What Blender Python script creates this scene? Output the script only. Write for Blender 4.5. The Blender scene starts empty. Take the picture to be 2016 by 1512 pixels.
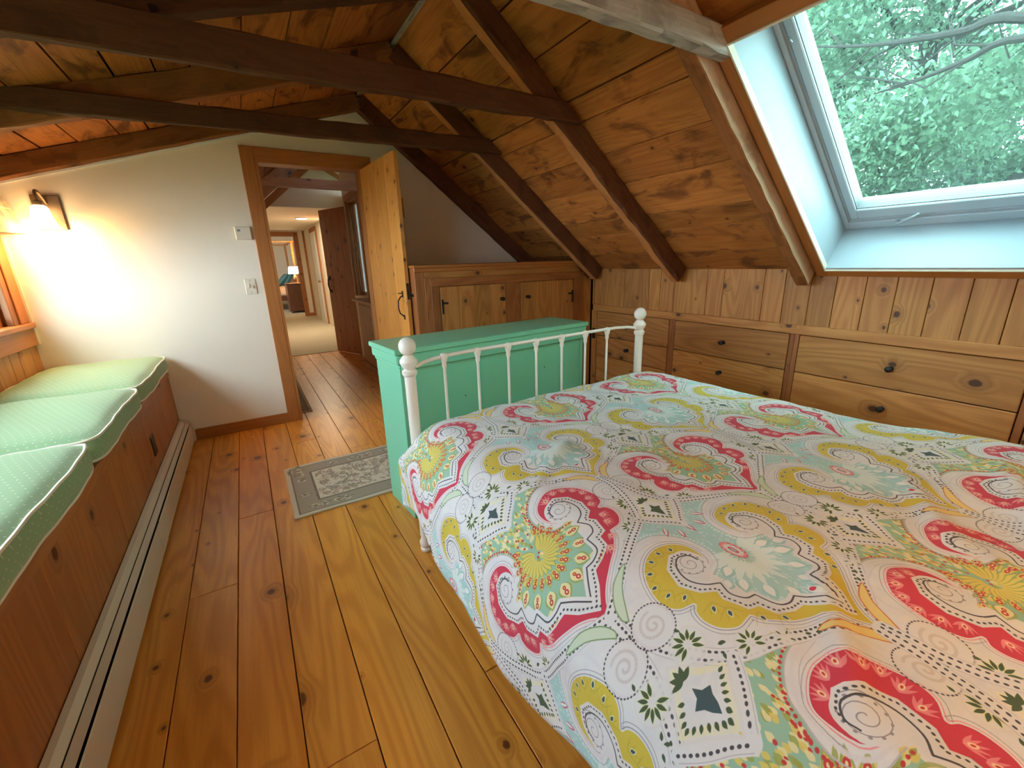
import bpy, bmesh, math, random
import numpy as np
from mathutils import Vector, Matrix

C = bpy.context.scene.collection
sc = bpy.context.scene
rng = random.Random(7)

# ------------------------------------------------------------------ camera, sky, exposure
cam_d = bpy.data.cameras.new('camera'); cam = bpy.data.objects.new('camera', cam_d); C.objects.link(cam)
cam_d.sensor_width = 36.0; cam_d.lens = 835.81/2016*36.0; cam_d.clip_start = .02; cam_d.clip_end = 300
RT = Vector((0.85070859, -0.52489777, -0.02787892)); DN = Vector((-0.16933803, -0.22346568, -0.95988943)); FW = Vector((0.49761384, 0.82130714, -0.27898932))
m = Matrix.Identity(4)
for i in range(3): m[i][0] = RT[i]; m[i][1] = -DN[i]; m[i][2] = -FW[i]
m.translation = (0, 0, 1.28); cam.matrix_world = m
sc.camera = cam

world = bpy.data.worlds.new('world'); sc.world = world; world.use_nodes = True
bg = world.node_tree.nodes['Background']; bg.inputs[0].default_value = (.74, .88, 1.0, 1); bg.inputs[1].default_value = 6.0

sc.view_settings.view_transform = 'Standard'; sc.view_settings.look = 'None'; sc.view_settings.gamma = 1.0
sc.view_settings.use_curve_mapping = False
sc.view_settings.exposure = 1.32
try:
    sc.cycles.max_bounces = 10; sc.cycles.diffuse_bounces = 6; sc.cycles.transparent_max_bounces = 12; sc.cycles.sample_clamp_indirect = 6.0
    sc.cycles.use_denoising = True; sc.cycles.caustics_reflective = False; sc.cycles.caustics_refractive = False
except Exception: pass
LAMP = (1.0, .56, .22)

def point_light(name, loc, power, r=.03, col=LAMP, parent=None):
    d = bpy.data.lights.new(name, 'POINT'); d.energy = power; d.color = col; d.shadow_soft_size = r
    o = bpy.data.objects.new(name, d); C.objects.link(o)
    if parent is not None: o.parent = parent; o.location = Vector(loc)-parent.location
    else: o.location = loc
    return o

# ------------------------------------------------------------------ materials
def mat_new(name):
    mt = bpy.data.materials.new(name); mt.use_nodes = True; nt = mt.node_tree
    return mt, nt, nt.nodes['Principled BSDF']
def N(nt, t, **kw):
    n = nt.nodes.new(t)
    for k, v in kw.items():
        if k == 'ins':
            for a, b in v.items(): n.inputs[a].default_value = b
        else: setattr(n, k, v)
    return n
def math_n(nt, op, a, b=None, c=None):
    n = nt.nodes.new('ShaderNodeMath'); n.operation = op
    for i, v in enumerate((a, b, c)):
        if v is None: continue
        if isinstance(v, (int, float)): n.inputs[i].default_value = v
        else: nt.links.new(v, n.inputs[i])
    return n.outputs[0]
def mixc(nt, f, a, b, mode='MIX'):
    n = nt.nodes.new('ShaderNodeMix'); n.data_type = 'RGBA'; n.blend_type = mode
    for i, v in ((0, f), (6, a), (7, b)):
        if isinstance(v, (int, float)): n.inputs[i].default_value = v
        elif isinstance(v, tuple): n.inputs[i].default_value = (*v, 1)
        else: nt.links.new(v, n.inputs[i])
    return n.outputs[2]
def ramp(nt, f, lo, hi):
    n = nt.nodes.new('ShaderNodeMapRange'); n.clamp = True; n.interpolation_type = 'SMOOTHSTEP'
    n.inputs[1].default_value = lo; n.inputs[2].default_value = hi; nt.links.new(f, n.inputs[0]); return n.outputs[0]
def uvscaled(nt, base, sx, sy):
    mp = nt.nodes.new('ShaderNodeMapping'); mp.inputs[3].default_value = (sx, sy, 1); nt.links.new(base, mp.inputs[0]); return mp.outputs[0]
def noise(nt, vec, scale, detail=3, rough=.55, dist=0):
    n = N(nt, 'ShaderNodeTexNoise', ins={'Scale': scale, 'Detail': detail, 'Roughness': rough, 'Distortion': dist}); nt.links.new(vec, n.inputs[0]); return n.outputs[0]
def wood(name, light, dark, knot=(.10, .03, .012), knots=.5, rough=.42, blotch=0.0, blotch_col=(.03, .012, .006), vary=.22, kscale=3.6, ringy=.6, bump=.15, coat=0.0, spec=.4):
    mt, nt, b = mat_new(name)
    tc = N(nt, 'ShaderNodeUVMap'); oi = N(nt, 'ShaderNodeObjectInfo')
    cmb = N(nt, 'ShaderNodeCombineXYZ')
    nt.links.new(math_n(nt, 'MULTIPLY', oi.outputs['Random'], 41.3), cmb.inputs[0]); nt.links.new(math_n(nt, 'MULTIPLY', oi.outputs['Random'], 97.1), cmb.inputs[1])
    ad = N(nt, 'ShaderNodeVectorMath', operation='ADD'); nt.links.new(tc.outputs[0], ad.inputs[0]); nt.links.new(cmb.outputs[0], ad.inputs[1]); uv = ad.outputs[0]
    # knots
    vo = N(nt, 'ShaderNodeTexVoronoi', voronoi_dimensions='2D', ins={'Scale': 1.0, 'Randomness': 1.0}); nt.links.new(uvscaled(nt, uv, kscale*.85, kscale*1.1), vo.inputs['Vector'])
    d = math_n(nt, 'ADD', vo.outputs['Distance'], math_n(nt, 'MULTIPLY', math_n(nt, 'SUBTRACT', noise(nt, uv, 60, 2), .5), .03))
    sep = N(nt, 'ShaderNodeSeparateColor'); nt.links.new(vo.outputs['Color'], sep.inputs[0])
    keep = math_n(nt, 'LESS_THAN', sep.outputs[0], knots)
    size = math_n(nt, 'MULTIPLY_ADD', math_n(nt, 'MULTIPLY', sep.outputs[1], sep.outputs[1]), .085, .020)
    dn = math_n(nt, 'DIVIDE', d, size)
    km = math_n(nt, 'MULTIPLY', ramp(nt, dn, 1.25, .75), keep)
    halo = math_n(nt, 'MULTIPLY', ramp(nt, dn, 4.0, .8), keep)
    # growth rings and fine grain
    ring_n = noise(nt, uvscaled(nt, uv, .55, 5.0), 1.0, 1.5, .4)
    ph = math_n(nt, 'ADD', math_n(nt, 'MULTIPLY', ring_n, 15.0), math_n(nt, 'MULTIPLY', halo, 1.6))
    tri = math_n(nt, 'PINGPONG', ph, .5)
    ring = ramp(nt, tri, .10, .46)
    grain = noise(nt, uvscaled(nt, uv, 3.0, 90.0), 1.0, 4, .65)
    low = noise(nt, uvscaled(nt, uv, 1.3, 5.0), 1.0, 2)
    col = mixc(nt, math_n(nt, 'MULTIPLY', ring, ringy), light, dark)
    col = mixc(nt, math_n(nt, 'MULTIPLY', ramp(nt, grain, .42, .72), .45), col, dark)
    col = mixc(nt, math_n(nt, 'MULTIPLY', ramp(nt, low, .35, .7), .35), col, dark)
    if blotch > 0:
        bl = ramp(nt, noise(nt, uvscaled(nt, uv, 3.2, 6.5), 1.0, 4, .6, .8), .50, .68)
        col = mixc(nt, math_n(nt, 'MULTIPLY', bl, blotch), col, blotch_col)
    col = mixc(nt, math_n(nt, 'MULTIPLY', halo, .45), col, tuple(.5*(a+k) for a, k in zip(dark, knot)))
    col = mixc(nt, math_n(nt, 'MULTIPLY', km, .9), col, knot)
    hs = N(nt, 'ShaderNodeHueSaturation'); nt.links.new(col, hs.inputs['Color'])
    nt.links.new(math_n(nt, 'MULTIPLY_ADD', oi.outputs['Random'], 2*vary, 1-vary), hs.inputs['Value'])
    r2 = math_n(nt, 'FRACT', math_n(nt, 'MULTIPLY', oi.outputs['Random'], 7.77))
    nt.links.new(math_n(nt, 'MULTIPLY_ADD', r2, .004, .498), hs.inputs['Hue'])
    nt.links.new(hs.outputs[0], b.inputs['Base Color'])
    b.inputs['Roughness'].default_value = rough; b.inputs['Specular IOR Level'].default_value = spec
    if coat: b.inputs['Coat Weight'].default_value = coat; b.inputs['Coat Roughness'].default_value = .25
    if bump:
        bp = N(nt, 'ShaderNodeBump', ins={'Strength': bump, 'Distance': .002}); nt.links.new(math_n(nt, 'SUBTRACT', grain, math_n(nt, 'MULTIPLY', km, .6)), bp.inputs['Height']); nt.links.new(bp.outputs[0], b.inputs['Normal'])
    return mt
def plain(name, col, rough=.5, metal=0.0, var=.06, scale=8.0, bump=0.0, spec=.5):
    mt, nt, b = mat_new(name)
    tc = N(nt, 'ShaderNodeTexCoord'); n = noise(nt, tc.outputs['Object'], scale, 4)
    a = tuple(max(0, c*(1-var)) for c in col); z = tuple(c*(1+var) for c in col)
    nt.links.new(mixc(nt, n, a, z), b.inputs['Base Color'])
    b.inputs['Roughness'].default_value = rough; b.inputs['Metallic'].default_value = metal; b.inputs['Specular IOR Level'].default_value = spec
    if bump:
        bp = N(nt, 'ShaderNodeBump', ins={'Strength': bump, 'Distance': .003}); nt.links.new(noise(nt, tc.outputs['Object'], scale*12, 3), bp.inputs['Height']); nt.links.new(bp.outputs[0], b.inputs['Normal'])
    return mt
def emit(name, col, s):
    mt, nt, b = mat_new(name); b.inputs['Base Color'].default_value = (*col, 1); b.inputs['Emission Color'].default_value = (*col, 1); b.inputs['Emission Strength'].default_value = s
    return mt
M = {}
M['floor'] = wood('floor_pine', (.74, .330, .052), (.52, .190, .026), (.10, .022, .008), knots=.55, rough=.34, vary=.07, kscale=4.2, ringy=.60, spec=.45)
M['floor2'] = wood('hall_floor_pine', (.62, .27, .060), (.43, .155, .028), (.10, .022, .008), knots=.5, rough=.34, vary=.13, kscale=4.2, ringy=.45, spec=.45)
M['pine'] = wood('wall_pine', (.52, .245, .068), (.33, .128, .030), (.050, .016, .008), knots=.62, rough=.5, vary=.16, kscale=5.0, ringy=.6)
M['pine_red'] = wood('cabinet_pine', (.36, .140, .042), (.22, .070, .020), (.045, .012, .007), knots=.5, rough=.45, vary=.12, kscale=4.8, ringy=.55)
M['bench'] = wood('bench_pine', (.45, .165, .050), (.31, .095, .026), (.065, .014, .010), knots=.55, rough=.42, vary=.10, kscale=3.0, ringy=.6)
M['trim'] = wood('trim_pine', (.42, .160, .040), (.33, .110, .026), knots=.06, rough=.4, vary=.08, ringy=.35)
M['door'] = wood('door_pine', (.66, .300, .065), (.48, .19, .035), (.10, .026, .009), knots=.75, rough=.38, vary=.10, kscale=7.5, ringy=.35)
M['door_dark'] = wood('hall_door_pine', (.44, .175, .055), (.28, .10, .030), (.03, .008, .004), knots=.7, rough=.45, vary=.10, kscale=6.0, ringy=.4)
M['roof'] = wood('roof_boards', (.47, .170, .038), (.24, .068, .014), (.045, .012, .006), knots=.35, rough=.72, blotch=.75, blotch_col=(.075, .022, .009), vary=.24, kscale=4.0, ringy=.3, bump=.5, spec=.2)
M['beam'] = wood('old_beam', (.135, .052, .022), (.070, .026, .012), (.02, .008, .005), knots=.3, rough=.8, blotch=.5, blotch_col=(.04, .020, .012), vary=.16, kscale=4.0, ringy=.25, bump=.8, spec=.2)
M['rafter'] = wood('rafter_pine', (.30, .115, .034), (.17, .058, .019), (.03, .01, .005), knots=.3, rough=.75, blotch=.45, blotch_col=(.05, .018, .009), vary=.14, ringy=.25, bump=.6, spec=.2)
M['rafter_lit_under'] = wood('lit_rafter_underside', (.50, .20, .062), (.34, .125, .036), (.05, .02, .01), knots=.25, rough=.7, blotch=.3, blotch_col=(.16, .05, .02), vary=.05, ringy=.3, bump=.6, spec=.2)  # lamp and window light painted into the far rafters' lower faces
M['rafter_lit_side'] = wood('lit_rafter_side', (.56, .37, .23), (.38, .22, .12), (.05, .02, .01), knots=.25, rough=.75, blotch=.45, blotch_col=(.16, .075, .035), vary=.05, ringy=.3, bump=.8, spec=.2)  # skylight brightness painted into the near face of the rafter beside it
M['grey_beam'] = wood('weathered_beam', (.50, .46, .41), (.31, .27, .23), (.06, .05, .04), knots=.3, rough=.9, blotch=.6, blotch_col=(.13, .11, .09), vary=.04, ringy=.25, bump=1.0, spec=.1)
M['wall'] = plain('cream_plaster', (.82, .75, .63), .75, var=.03, scale=3, bump=.05)
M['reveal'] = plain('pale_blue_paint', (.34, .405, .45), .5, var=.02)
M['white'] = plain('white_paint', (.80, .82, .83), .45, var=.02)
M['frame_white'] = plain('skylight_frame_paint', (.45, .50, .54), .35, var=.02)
M['gasket'] = plain('grey_gasket', (.20, .21, .22), .5)
M['mint'] = plain('mint_paint', (.185, .54, .345), .38, var=.04, scale=3)
M['mint2'] = plain('mint_paint_top', (.185, .54, .345), .30, var=.05, scale=3)
M['bed_white'] = plain('cream_enamel', (.80, .75, .66), .3, var=.02)
M['black'] = plain('black_iron', (.018, .016, .016), .45, metal=.2)
M['heater'] = plain('heater_enamel', (.66, .58, .47), .42, var=.03)
M['dark'] = plain('dark_gap', (.012, .010, .009), .9)
M['bronze'] = plain('brushed_bronze', (.22, .15, .09), .38, metal=.7)
M['plastic'] = plain('ivory_plastic', (.74, .68, .55), .35, var=.01)
M['carpet'] = plain('beige_carpet', (.50, .45, .34), .95, var=.12, scale=60, bump=.4, spec=.1)
M['ground'] = plain('lawn', (.06, .11, .035), .95, var=.4, scale=1.5)
M['bark'] = plain('bark', (.035, .03, .028), .9, var=.4, scale=12, bump=.6)
M['piping'] = plain('cream_piping', (.78, .72, .58), .7, var=.04)
M['peach'] = plain('peach_cotton', (.62, .42, .28), .85)
M['teal'] = plain('teal_cotton', (.03, .12, .15), .8)
M['dark_wood'] = wood('mahogany', (.12, .042, .020), (.07, .022, .011), knots=.0, rough=.35, vary=.05)
M['honey'] = wood('honey_wood', (.50, .24, .08), (.38, .16, .05), knots=.1, rough=.4, vary=.05)
def cushion_mat():
    mt, nt, b = mat_new('green_dotted_cotton'); tc = N(nt, 'ShaderNodeUVMap')
    sp = N(nt, 'ShaderNodeSeparateXYZ'); nt.links.new(uvscaled(nt, tc.outputs[0], 42, 42), sp.inputs[0])
    row = math_n(nt, 'FLOOR', sp.outputs[1]); off = math_n(nt, 'MULTIPLY', math_n(nt, 'MODULO', math_n(nt, 'ABSOLUTE', row), 2.0), .5)
    fx = math_n(nt, 'SUBTRACT', math_n(nt, 'FRACT', math_n(nt, 'ADD', sp.outputs[0], off)), .5); fy = math_n(nt, 'SUBTRACT', math_n(nt, 'FRACT', sp.outputs[1]), .5)
    d = math_n(nt, 'SQRT', math_n(nt, 'ADD', math_n(nt, 'MULTIPLY', fx, fx), math_n(nt, 'MULTIPLY', fy, fy)))
    dot = ramp(nt, d, .13, .08)
    wv = noise(nt, uvscaled(nt, tc.outputs[0], 900, 250), 1.0, 2)
    base = mixc(nt, wv, (.25, .37, .19), (.30, .43, .235))
    nt.links.new(mixc(nt, math_n(nt, 'MULTIPLY', dot, .8), base, (.58, .62, .40)), b.inputs['Base Color'])
    b.inputs['Roughness'].default_value = .85; b.inputs['Sheen Weight'].default_value = .15; b.inputs['Specular IOR Level'].default_value = .2
    return mt
M['cushion'] = cushion_mat()
def glass_mat(name, tint, veil=.02):  # translucent white mixed in as a painted haze, imitating a washed-out view
    mt = bpy.data.materials.new(name); mt.use_nodes = True; nt = mt.node_tree; nt.nodes.clear()
    out = N(nt, 'ShaderNodeOutputMaterial'); tr = N(nt, 'ShaderNodeBsdfTransparent'); gs = N(nt, 'ShaderNodeBsdfGlossy'); mx = N(nt, 'ShaderNodeMixShader')
    tr.inputs[0].default_value = (*tint, 1); gs.inputs['Roughness'].default_value = .02; fr = N(nt, 'ShaderNodeFresnel', ins={'IOR': 1.35}); ge = N(nt, 'ShaderNodeNewGeometry')
    nt.links.new(math_n(nt, 'MULTIPLY', fr.outputs[0], math_n(nt, 'SUBTRACT', 1.0, ge.outputs['Backfacing'])), mx.inputs[0]); nt.links.new(tr.outputs[0], mx.inputs[1]); nt.links.new(gs.outputs[0], mx.inputs[2])
    tl = N(nt, 'ShaderNodeBsdfTranslucent'); tl.inputs[0].default_value = (.75, .85, .82, 1); m2 = N(nt, 'ShaderNodeMixShader', ins={0: veil}); nt.links.new(mx.outputs[0], m2.inputs[1]); nt.links.new(tl.outputs[0], m2.inputs[2]); nt.links.new(m2.outputs[0], out.inputs[0])
    return mt
M['glass'] = glass_mat('skylight_glass', (.80, .96, .90), .010)
M['glass2'] = glass_mat('window_glass', (.93, .97, .97))
def shade_glass():
    mt, nt, b = mat_new('frosted_lamp_glass'); b.inputs['Base Color'].default_value = (.95, .90, .80, 1); b.inputs['Roughness'].default_value = .4
    b.inputs['Emission Color'].default_value = (1.0, .66, .34, 1); b.inputs['Emission Strength'].default_value = 5.0
    return mt
M['lamp_glass'] = shade_glass()
def leaf_mat(name, c):
    mt, nt, b = mat_new(name); out = nt.nodes['Material Output']
    gi = N(nt, 'ShaderNodeNewGeometry'); rp = N(nt, 'ShaderNodeValToRGB')
    nt.links.new(gi.outputs['Random Per Island'], rp.inputs[0])
    rp.color_ramp.elements[0].color = (*[x*.55 for x in c], 1); rp.color_ramp.elements[1].color = (*[min(1, x*1.35) for x in c], 1)
    nt.links.new(rp.outputs[0], b.inputs['Base Color']); b.inputs['Roughness'].default_value = .55; b.inputs['Specular IOR Level'].default_value = .3
    tl = N(nt, 'ShaderNodeBsdfTranslucent'); nt.links.new(rp.outputs[0], tl.inputs[0]); mx = N(nt, 'ShaderNodeMixShader', ins={0: .45})
    nt.links.new(b.outputs[0], mx.inputs[1]); nt.links.new(tl.outputs[0], mx.inputs[2]); nt.links.new(mx.outputs[0], out.inputs[0])
    return mt
M['leaf'] = leaf_mat('pale_leaves', (.20, .32, .22)); M['leaf2'] = leaf_mat('deep_leaves', (.12, .20, .14))
M['sheer'] = leaf_mat('added_sheer_cloth', (.8, .8, .78))

def srgb(a): return np.where(a <= .0031308, a*12.92, 1.055*np.clip(a, 1e-9, 1)**(1/2.4)-.055)
def printed(name, px, rough=.85, sheen=.0, bump=.1):
    h, w = px.shape[:2]; im = bpy.data.images.new(name, w, h); buf = np.ones((h, w, 4), np.float32); buf[..., :3] = srgb(np.clip(px, 0, 1))
    im.pixels.foreach_set(buf.ravel()); im.update(); im.pack()
    mt, nt, b = mat_new(name); tc = N(nt, 'ShaderNodeUVMap'); ti = N(nt, 'ShaderNodeTexImage', image=im, extension='REPEAT'); nt.links.new(tc.outputs[0], ti.inputs[0])
    wv = noise(nt, uvscaled(nt, tc.outputs[0], 420, 420), 1.0, 2)
    nt.links.new(mixc(nt, math_n(nt, 'MULTIPLY', wv, .18), ti.outputs[0], (.40, .38, .36)), b.inputs['Base Color'])
    b.inputs['Roughness'].default_value = rough; b.inputs['Specular IOR Level'].default_value = .15; b.inputs['Sheen Weight'].default_value = sheen
    if bump:
        bp = N(nt, 'ShaderNodeBump', ins={'Strength': bump, 'Distance': .001}); nt.links.new(wv, bp.inputs['Height']); nt.links.new(bp.outputs[0], b.inputs['Normal'])
    return mt
# ---- numpy cloth printer: builds the duvet's repeat in memory ----
class Canvas:
    def __init__(s, w_m, h_m, n, col):
        s.n = n; s.w = int(round(w_m*n)); s.h = int(round(h_m*n))
        s.px = np.empty((s.h, s.w, 3), np.float32); s.px[:] = col
    def _win(s, x0, x1, y0, y1, pad):
        i0 = int(math.floor((x0-pad)*s.n)); i1 = int(math.ceil((x1+pad)*s.n))+1
        j0 = int(math.floor((y0-pad)*s.n)); j1 = int(math.ceil((y1+pad)*s.n))+1
        X, Y = np.meshgrid((np.arange(i0, i1)+.5)/s.n, (np.arange(j0, j1)+.5)/s.n)
        return np.ix_(np.arange(j0, j1) % s.h, np.arange(i0, i1) % s.w), X, Y
    def _mix(s, ix, m, col):
        m = m[..., None].astype(np.float32)
        s.px[ix] = s.px[ix]*(1-m)+np.array(col, np.float32)*m
    def poly(s, P, col, a=1.0):
        P = np.asarray(P, float)
        ix, X, Y = s._win(P[:,0].min(), P[:,0].max(), P[:,1].min(), P[:,1].max(), 2/s.n)
        acc = np.zeros(X.shape, np.float32)
        for dx, dy in ((-.25,-.25),(.25,-.25),(-.25,.25),(.25,.25)):
            ins = np.zeros(X.shape, bool); x = X+dx/s.n; y = Y+dy/s.n
            for (xa, ya), (xb, yb) in zip(P, np.roll(P, -1, 0)):
                if ya == yb: continue
                c = (ya > y) != (yb > y)
                ins ^= c & (x < (xb-xa)*(y-ya)/(yb-ya)+xa)
            acc += ins*.25
        s._mix(ix, acc*a, col)
    def line(s, P, w, col, a=1.0, closed=False):
        P = np.asarray(P, float)
        if closed: P = np.vstack([P, P[:1]])
        for (xa, ya), (xb, yb) in zip(P[:-1], P[1:]):
            ix, X, Y = s._win(min(xa,xb), max(xa,xb), min(ya,yb), max(ya,yb), w/2+2/s.n)
            L2 = (xb-xa)**2+(yb-ya)**2+1e-12
            t = np.clip(((X-xa)*(xb-xa)+(Y-ya)*(yb-ya))/L2, 0, 1)
            d = np.hypot(X-xa-t*(xb-xa), Y-ya-t*(yb-ya))
            s._mix(ix, np.clip((w/2-d)*s.n+.5, 0, 1)*a, col)
    def ell(s, x, y, rx, ry, ang, col, a=1.0):
        r = max(rx, ry)
        ix, X, Y = s._win(x-r, x+r, y-r, y+r, 2/s.n)
        c, q = math.cos(ang), math.sin(ang)
        u = ((X-x)*c+(Y-y)*q)/rx; v = (-(X-x)*q+(Y-y)*c)/ry
        d = np.sqrt(u*u+v*v)
        s._mix(ix, np.clip((1-d)*min(rx, ry)*s.n+.5, 0, 1)*a, col)
    def leaf(s, x, y, l, w, ang, col, a=1.0):
        t = np.linspace(0, 1, 7); hw = w/2*np.sin(np.pi*t**.8)
        c, q = math.cos(ang), math.sin(ang)
        U = np.concatenate([t*l, t[::-1]*l]); V = np.concatenate([hw, -hw[::-1]])
        s.poly(np.stack([x+U*c-V*q, y+U*q+V*c], 1), col, a)
def smooth(P, k=5):
    P = [np.array(p, float) for p in P]; out = []
    Q = [2*P[0]-P[1]]+P+[2*P[-1]-P[-2]]
    for i in range(1, len(Q)-2):
        a, b, c, d = Q[i-1:i+3]
        for j in range(k):
            t = j/k
            out.append(.5*((2*b)+(c-a)*t+(2*a-5*b+4*c-d)*t*t+(3*b-a-3*c+d)*t**3))
    out.append(P[-1]); return np.array(out)
def along(P, step, start=0.0):
    P = np.asarray(P, float); seg = np.diff(P, axis=0); L = np.hypot(seg[:,0], seg[:,1]); S = np.concatenate([[0], np.cumsum(L)])
    for q in np.arange(start, S[-1], step):
        i = min(np.searchsorted(S, q, 'right')-1, len(L)-1); t = (q-S[i])/max(L[i], 1e-9)
        yield P[i]+seg[i]*t, math.atan2(seg[i][1], seg[i][0])
def offset(P, d):
    P = np.asarray(P, float); g = np.gradient(P, axis=0); g /= np.hypot(g[:,0], g[:,1])[:,None]+1e-12
    return P+np.stack([-g[:,1], g[:,0]], 1)*d
def spiral(cx, cy, r0, r1, a0, turns, k=40):
    t = np.linspace(0, 1, k); r = r0+(r1-r0)*t; a = a0+turns*2*math.pi*t
    return np.stack([cx+r*np.cos(a), cy+r*np.sin(a)], 1)
def paisley_cloth():
    rnd = random.Random(4)
    WHITE=(.73,.71,.70); GREY=(.50,.47,.50); LINE=(.30,.27,.30); INK=(.055,.05,.06); GREEN=(.05,.085,.03); NAVY=(.035,.075,.085)
    RED=(.60,.022,.062); PINK=(.80,.28,.30); YEL=(.64,.485,.040); YDK=(.36,.29,.02); TEAL=(.33,.56,.52); TLT=(.70,.79,.76); TLF=(.40,.62,.60)
    SAGE=(.30,.50,.36); GOLD=(.74,.58,.12); PALE=(.80,.70,.36); DOT=(.56,.03,.03); OLIVE=(.32,.36,.06); ORANGE=(.62,.17,.03)
    Q, P = .60, .672
    cv = Canvas(Q, P, 1800, WHITE)
    for j in range(900):    # faint woven mottling
        cv.ell(rnd.random()*Q, rnd.random()*P, .012+.02*rnd.random(), .006+.01*rnd.random(), rnd.random()*3, (.77,.74,.70) if j % 2 else (.66,.64,.66), .28)
    outer = smooth([(0,-.012),(.018,.022),(.042,.046),(.075,.066),(.108,.086),(.136,.112),(.148,.136)],5)
    outer = np.vstack([outer, smooth([(.150,.136),(.180,.138),(.201,.158),(.209,.186),(.203,.208),(.190,.218)],5), smooth([(.190,.219),(.216,.236),(.226,.272),(.210,.323),(.178,.353),(.132,.366),(.090,.353),(.067,.330),(.062,.298),(.072,.268),(.100,.250)],5)])
    inner = np.array([(0,.025),(.030,.060),(.048,.090),(.075,.094),(.106,.108),(.113,.140),(.136,.147),(.148,.188),(.137,.207),(.161,.225),(.173,.268),(.157,.308),(.122,.330),(.092,.321),(.078,.300),(.080,.272),(.100,.250)])
    dark = np.vstack([smooth(q,4) for q in ([(0,.052),(.022,.086),(.040,.110)],[(.040,.110),(.062,.108),(.084,.120),(.090,.158)],[(.090,.158),(.114,.164),(.125,.188),(.112,.216)],[(.112,.216),(.138,.232),(.150,.264),(.140,.297),(.113,.314),(.090,.303),(.086,.283)])])
    arc = smooth([(.100,.238),(.062,.252),(.043,.290),(.049,.338),(.080,.378),(.128,.400),(.190,.398)],5)
    field = np.vstack([[(0,.388)], smooth([(.02,.40),(.05,.425),(.072,.452),(.12,.432),(.19,.398)],4), arc[::-1], np.vstack([dark[:17]])[::-1], [(0,.055)]])
    strand = smooth([(.004,.660),(.010,.60),(.030,.525),(.072,.458),(.161,.408),(.245,.362),(.296,.336)],8)
    dlow = smooth([(.072,.456),(.045,.425),(.018,.400),(0,.378)],5)
    for red, ox, oy in ((True, 0, 0), (False, Q/2, P/2)):
        def T(pts, sg):
            p = np.array(pts, float).reshape(-1, 2).copy(); p[:,0] = ox+sg*p[:,0]; p[:,1] += oy; return p
        band = RED if red else YEL
        for sg in (1, -1):
            # printed ground of the ogee, running from the lozenge into the heart
            F = T(field, sg); cv.poly(F, SAGE if red else TLF)
        def inside(x, y, pts):
            c = False
            for (xa, ya), (xb, yb) in zip(pts, np.roll(pts, -1, 0)):
                if (ya > y) != (yb > y) and x < (xb-xa)*(y-ya)/(yb-ya)+xa: c = not c
            return c
        fld = np.asarray(field)
        for k in range(1500 if red else 900):
            x = rnd.random()*.2; y = .06+rnd.random()*.385
            if not inside(x, y, fld): continue
            sg = rnd.choice((1, -1)); ang = math.atan2(y-.255, x*sg) if y < .3 else math.pi/2+sg*(-x*3)
            X, Y = ox+sg*x, oy+y
            if red:
                if y < .225: continue
                cv.leaf(X, Y, .016, .007, ang, rnd.choice((GOLD, PALE, OLIVE, PALE)), .9)
                if rnd.random() < .30: cv.ell(X, Y, .0035, .0022, ang, DOT); 
            else:
                cv.leaf(X, Y, .010, .003, ang+rnd.uniform(-.5,.5), TLT, .75)
        if red:
            for ring, nn, l, w in ((.012,11,.060,.012),(.050,9,.045,.014),(.088,7,.052,.024),(.124,6,.055,.026)):
                for k in range(nn*2):
                    ang = -math.pi/2+(k-nn+.5)/nn*math.pi*.86
                    x = ring*math.cos(ang)*.8; y = .235+ring*math.sin(ang)*1.15
                    if not inside(abs(x)+.012, y-.012 if y<.2 else y, fld): continue
                    X, Y = ox+x, oy+y
                    cv.leaf(X, Y, l*.8, w*1.35, ang, OLIVE, .8); cv.leaf(X, Y, l*.7, w, ang, PALE if ring > .05 else GOLD, .95)
                    ex, ey = X+l*.45*math.cos(ang), Y+l*.45*math.sin(ang)
                    if ring > .03:
                        cv.ell(ex, ey, .0062, .0048, ang, DOT); cv.ell(ex, ey, .0026, .0018, ang, PALE)
                        cv.ell(ex-.011*math.cos(ang), ey-.011*math.sin(ang), .0048, .0036, ang, DOT); cv.ell(ex-.011*math.cos(ang), ey-.011*math.sin(ang), .0018, .0014, ang, GOLD)
        else:
            for k in range(15):
                ang = -math.pi/2+(k-7)/7*math.pi*.62; l = .055+.02*(k % 2)
                x0, y0 = ox+.020*math.cos(ang), oy+.238+.028*math.sin(ang)
                cv.leaf(x0, y0, l, .017, ang, TLT, .95)
            for (px, py, l) in ((.080,.185,.035),(.058,.145,.035),(.028,.112,.035),(0,.085,.03),(.105,.205,.03),(.07,.225,.03)):
                for sg in (1, -1):
                    ang = math.atan2(py-.25, sg*px); x0, y0 = ox+sg*px-.5*l*math.cos(ang), oy+py-.5*l*math.sin(ang)
                    cv.leaf(x0, y0, l*1.2, .030, ang, TEAL, .9); cv.leaf(x0, y0, l, .018, ang, (.80,.80,.77), 1)
            cv.ell(ox, oy+.090, .006, .005, 0, RED)
            cv.ell(ox, oy+.252, .019, .031, 0, (.55,.07,.16)); cv.ell(ox, oy+.252, .015, .026, 0, WHITE)
            for k in range(12): cv.ell(ox+.0155*math.cos(k*.5236), oy+.252+.026*math.sin(k*.5236), .0042, .0042, 0, PINK)
            cv.ell(ox, oy+.252, .006, .013, 0, (.55,.07,.16)); cv.ell(ox, oy+.252, .003, .008, 0, TEAL)
            for px, py, ang in ((.0,.375,-1.57),(.03,.372,-1.2),(-.03,.372,-1.94),(.055,.395,-.9),(-.055,.395,-2.2)):
                cv.leaf(ox+px, oy+py, .035, .013, ang, (.62,.12,.20)); cv.leaf(ox+px, oy+py, .027, .007, ang, TLT)
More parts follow.
